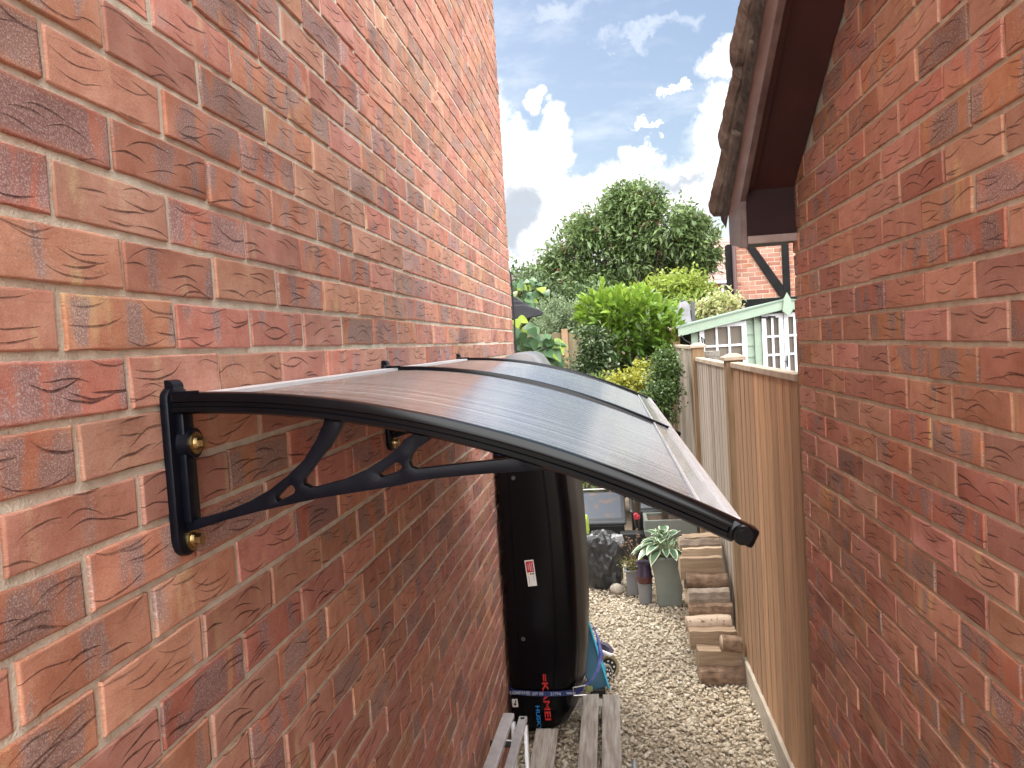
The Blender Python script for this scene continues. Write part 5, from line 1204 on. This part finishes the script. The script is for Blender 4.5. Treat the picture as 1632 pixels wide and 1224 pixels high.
# closed parasol
e = empty('parasol', (at(1088, 500, 10.5).x, 10.5, G), 'closed grey garden parasol standing beyond the fence', 'parasol')
c = at(1089, 500, 10.5); bm = BM(); pts = []
for k in range(9): pts.append((c.x+.01*math.sin(k), 10.5, at(1089, 481, 10.5).z-.06*k))
rds = [.05, .085, .09, .105, .12, .135, .14, .14, .13]
bm.tube(pts, rds, 16)
for v in bm.b.verts:
    a = math.atan2(v.co.y-10.5, v.co.x-c.x); f_ = 1+.16*math.sin(a*7); v.co.x = c.x+(v.co.x-c.x)*f_; v.co.y = 10.5+(v.co.y-10.5)*f_
R(e, bm.build('canopy_cloth', pm('grey_canvas', (.21, .20, .22), (.15, .145, .16), scale=4, rough=.9), e, smooth=True))
bm = BM(); bm.cyl((c.x, 10.5, G), (c.x, 10.5, at(1089, 478, 10.5).z), .025, .025, 12); bm.box(c.x+.10, c.x+.15, 10.45, 10.5, G, at(1097, 481, 10.5).z, bev=.004); R(e, bm.build('pole', pm('pole_dark', (.05, .05, .055), rough=.5), e))
# scalloped awning
e = empty('awning', (at(830, 490, 5.9).x, 5.9, at(830, 490, 5.9).z), 'dark grey awning with scalloped edge poking past the house corner', 'awning')
M_aw = pm('charcoal_canvas', (.045, .048, .058), (.035, .038, .046), scale=10, rough=.7)
for k, (x0p, x1p, yp, yp2) in enumerate(((815, 838, 474, 490), (815, 852, 480, 497), (815, 865, 487, 502))):
    Yk = 5.95-.12*k; bm = BM(); a = at(x0p-14, yp, Yk); b = at(x1p, yp2-6, Yk); n = 10; prs = []
    pts = [(a.x, a.z-.0), (a.x+(b.x-a.x)*.55, a.z-.004), (b.x-.02, b.z+.012), (b.x, b.z-.004), (b.x-.012, b.z-.028), (a.x+(b.x-a.x)*.6, b.z-.045), (a.x, b.z-.05)]
    bm.prism(pts, Yk, Yk+.09, axis='y', bev=.006); R(e, bm.build('scallop', M_aw, e))
bm = BM(); q = at(826, 500, 6.0); bm.box(q.x-.03, q.x, 5.98, 6.02, G, q.z, bev=.003); R(e, bm.build('support', pm('grey_metal', (.25, .26, .28), rough=.5), e))

# ------------------------------------------------------------------ timbered house, right
TY = 13.5
th = empty('timbered_house', (at(1220, 450, TY).x, TY, G), 'brick house with black timber framing beyond the summerhouse', 'house')
def T_(px, py, Y=TY): q = at(px, py, Y); return q.x, q.z
x0_, _ = T_(1172, 440); xr2 = x0_+3.2; ztop = T_(1172, 389)[1]
V, F, LO, RN = brick_sheet(lambda u, z, o: np.stack([u, TY + .004 - o, z], -1), (x0_, xr2), (-.2, ztop), .20, .060, .215, .075, x0_, -.2, seed=21, depth=.010, nu=8, nv=8, chip=.0005)
M_b3 = brick_material('brick_smooth_far', (.23, .085, .055), (.27, .11, .07), (.15, .065, .05), (.30, .14, .08), dark_amt=.15, crease=0)
R(th, link_mesh('brickwork', np_mesh('bricks', V, F, extra={'local': LO, 'rnd': RN}, smooth=True), M_b3, th))
bm = BM(); bm.box(x0_, xr2, TY, TY+.02, G, ztop); R(th, bm.build('mortar', pm('mortar_pale', (.38, .30, .22), (.33, .26, .2), rough=.95), th))
bm = BM(); bm.box(x0_, xr2, TY+.021, TY+.3, G, ztop); R(th, bm.build('wall_core', M_plainbrick, th))
M_timber = pm('black_timber', (.005, .005, .005), (.010, .009, .010), scale=8, rough=.8, spec=.12)
def beamq(pts, y0, y1): bm = BM(); bm.prism(pts, y0, y1, axis='y', bev=.006); return R(th, bm.build('timber', M_timber, th))
xa, _ = T_(1160, 440); zlo = T_(1200, 492)[1]
beamq([(xa, G), (x0_+.0, G), (x0_+.0, ztop), (xa, ztop)], TY-.05, TY+.2)
za, zb_ = T_(1180, 478)[1], T_(1180, 497)[1]; beamq([(x0_, zb_), (xr2, zb_), (xr2, za), (x0_, za)], TY-.055, TY-.011)
v0x = T_(1247, 440)[0]; v1x = T_(1258, 440)[0]; beamq([(v0x, za), (v1x, za), (v1x, ztop), (v0x, ztop)], TY-.05, TY-.011)
p_ = [T_(1186, 390), T_(1200, 390), T_(1252, 462), T_(1248, 476), T_(1240, 470)]; beamq(p_, TY-.045, TY-.011)
bm = BM(); q = T_(1170, 440)[0]; bm.cyl((q, TY-.09, G), (q, TY-.09, ztop), .034, .034, 14); R(th, bm.build('drainpipe', pm('brown_pipe', (.065, .03, .028), rough=.45), th, smooth=True))
bm = BM(); bm.prism([(xa+.12, ztop), (xr2, ztop), (xr2, ztop+1.6), (xa+2.4, ztop+1.6)], TY+.02, TY+.5, axis='y'); bm.prism([(xa+1.9, ztop), (xr2, ztop), (xr2, ztop+1.6), (xa+2.4, ztop+1.6)], TY+.51, TY+5.0, axis='y'); R(th, bm.build('roof', pm('brown_tiles', (.11, .055, .045), (.08, .04, .035), scale=9, rough=.9), th))
# distant tiled house with white window
DY = 24
dh = empty('distant_house', (at(1150, 440, DY).x, DY, G), 'distant house with pinkish tiled roof and white window left of the timbered one', 'house')
def D_(px, py): q = at(px, py, DY); return q.x, q.z
a = D_(1138, 447); b = D_(1175, 420); zr = D_(1150, 412)[1]; ze = D_(1150, 447)[1]
bm = BM(); bm.box(a[0]-.6, a[0]+5, DY, DY+6, G, ze); R(dh, bm.build('wall', pm('tan_brick', (.36, .17, .10), (.30, .14, .08), scale=30, rough=.9), dh))
bm = BM()
for k in range(8):
    z0_ = ze+(zr+.8-ze)*k/8; z1_ = ze+(zr+.8-ze)*(k+1)/8; y0_ = DY-.3+k*.25; y1_ = y0_+.25
    for v4 in (((a[0]-.75, y0_, z0_+.03), (a[0]+5, y0_, z0_+.03), (a[0]+5, y1_, z1_), (a[0]-.75, y1_, z1_)), ((a[0]-.75, y0_, z0_-.01), (a[0]+5, y0_, z0_-.01), (a[0]+5, y0_, z0_+.03), (a[0]-.75, y0_, z0_+.03))): bm.b.faces.new([bm.b.verts.new(p) for p in v4])
R(dh, bm.build('roof', pm('pink_tiles', (.27, .17, .15), (.20, .12, .11), scale=14, rough=.9), dh))
bm = BM(); bm.box(a[0]-.8, a[0]+5, DY-.42, DY-.3, ze-.1, ze-.02); R(dh, bm.build('gutter', M_wp, dh))
wa = D_(1149, 452); wb = D_(1164, 472); window(wa[0], wb[0]+.2, wb[1]-.5, wa[1], 2, 2, dh, fr=.07, bar=.05, y=DY)
# roof far left
bm = BM(); q = at(813, 440, 22); q2 = at(862, 432, 22); zt = q2.z+.05
e = empty('grey_roofed_house', (q.x, 22, G), 'far house with flat grey tiled roof just right of the brick wall corner', 'house')
for k in range(6):
    bm.box(q.x-4, q2.x-.02*k, 22+k*.12, 22.2+k*.12, zt-.42+k*.07, zt-.36+k*.07)
R(e, bm.build('roof', pm('grey_slates', (.13, .12, .12), (.09, .085, .085), scale=9, rough=.9), e))
bm = BM(); bm.box(q.x-4, q2.x-.2, 22.8, 26, G, zt-.02); R(e, bm.build('wall', pm('grey_wall', (.2, .17, .15), rough=.9), e))
# far hedge line closing the horizon
for i_, (px, lb) in enumerate(((560, 'dense far tree hidden left behind the brick house corner'), (835, 'dark far tree low behind the climber leaves'), (1400, 'dark far tree behind the timbered house'))):
    tree('far_tree', lb, 'tree', [(px, 470, 90, 36), (px-50, 480, 60, 30), (px+40, 482, 60, 26)], 30, 3, 240, 22, .3, .3, .14, M_darkleaf, (px, 500), .15, group='far dark trees', upb=.2)
bpy.context.view_layer.update()
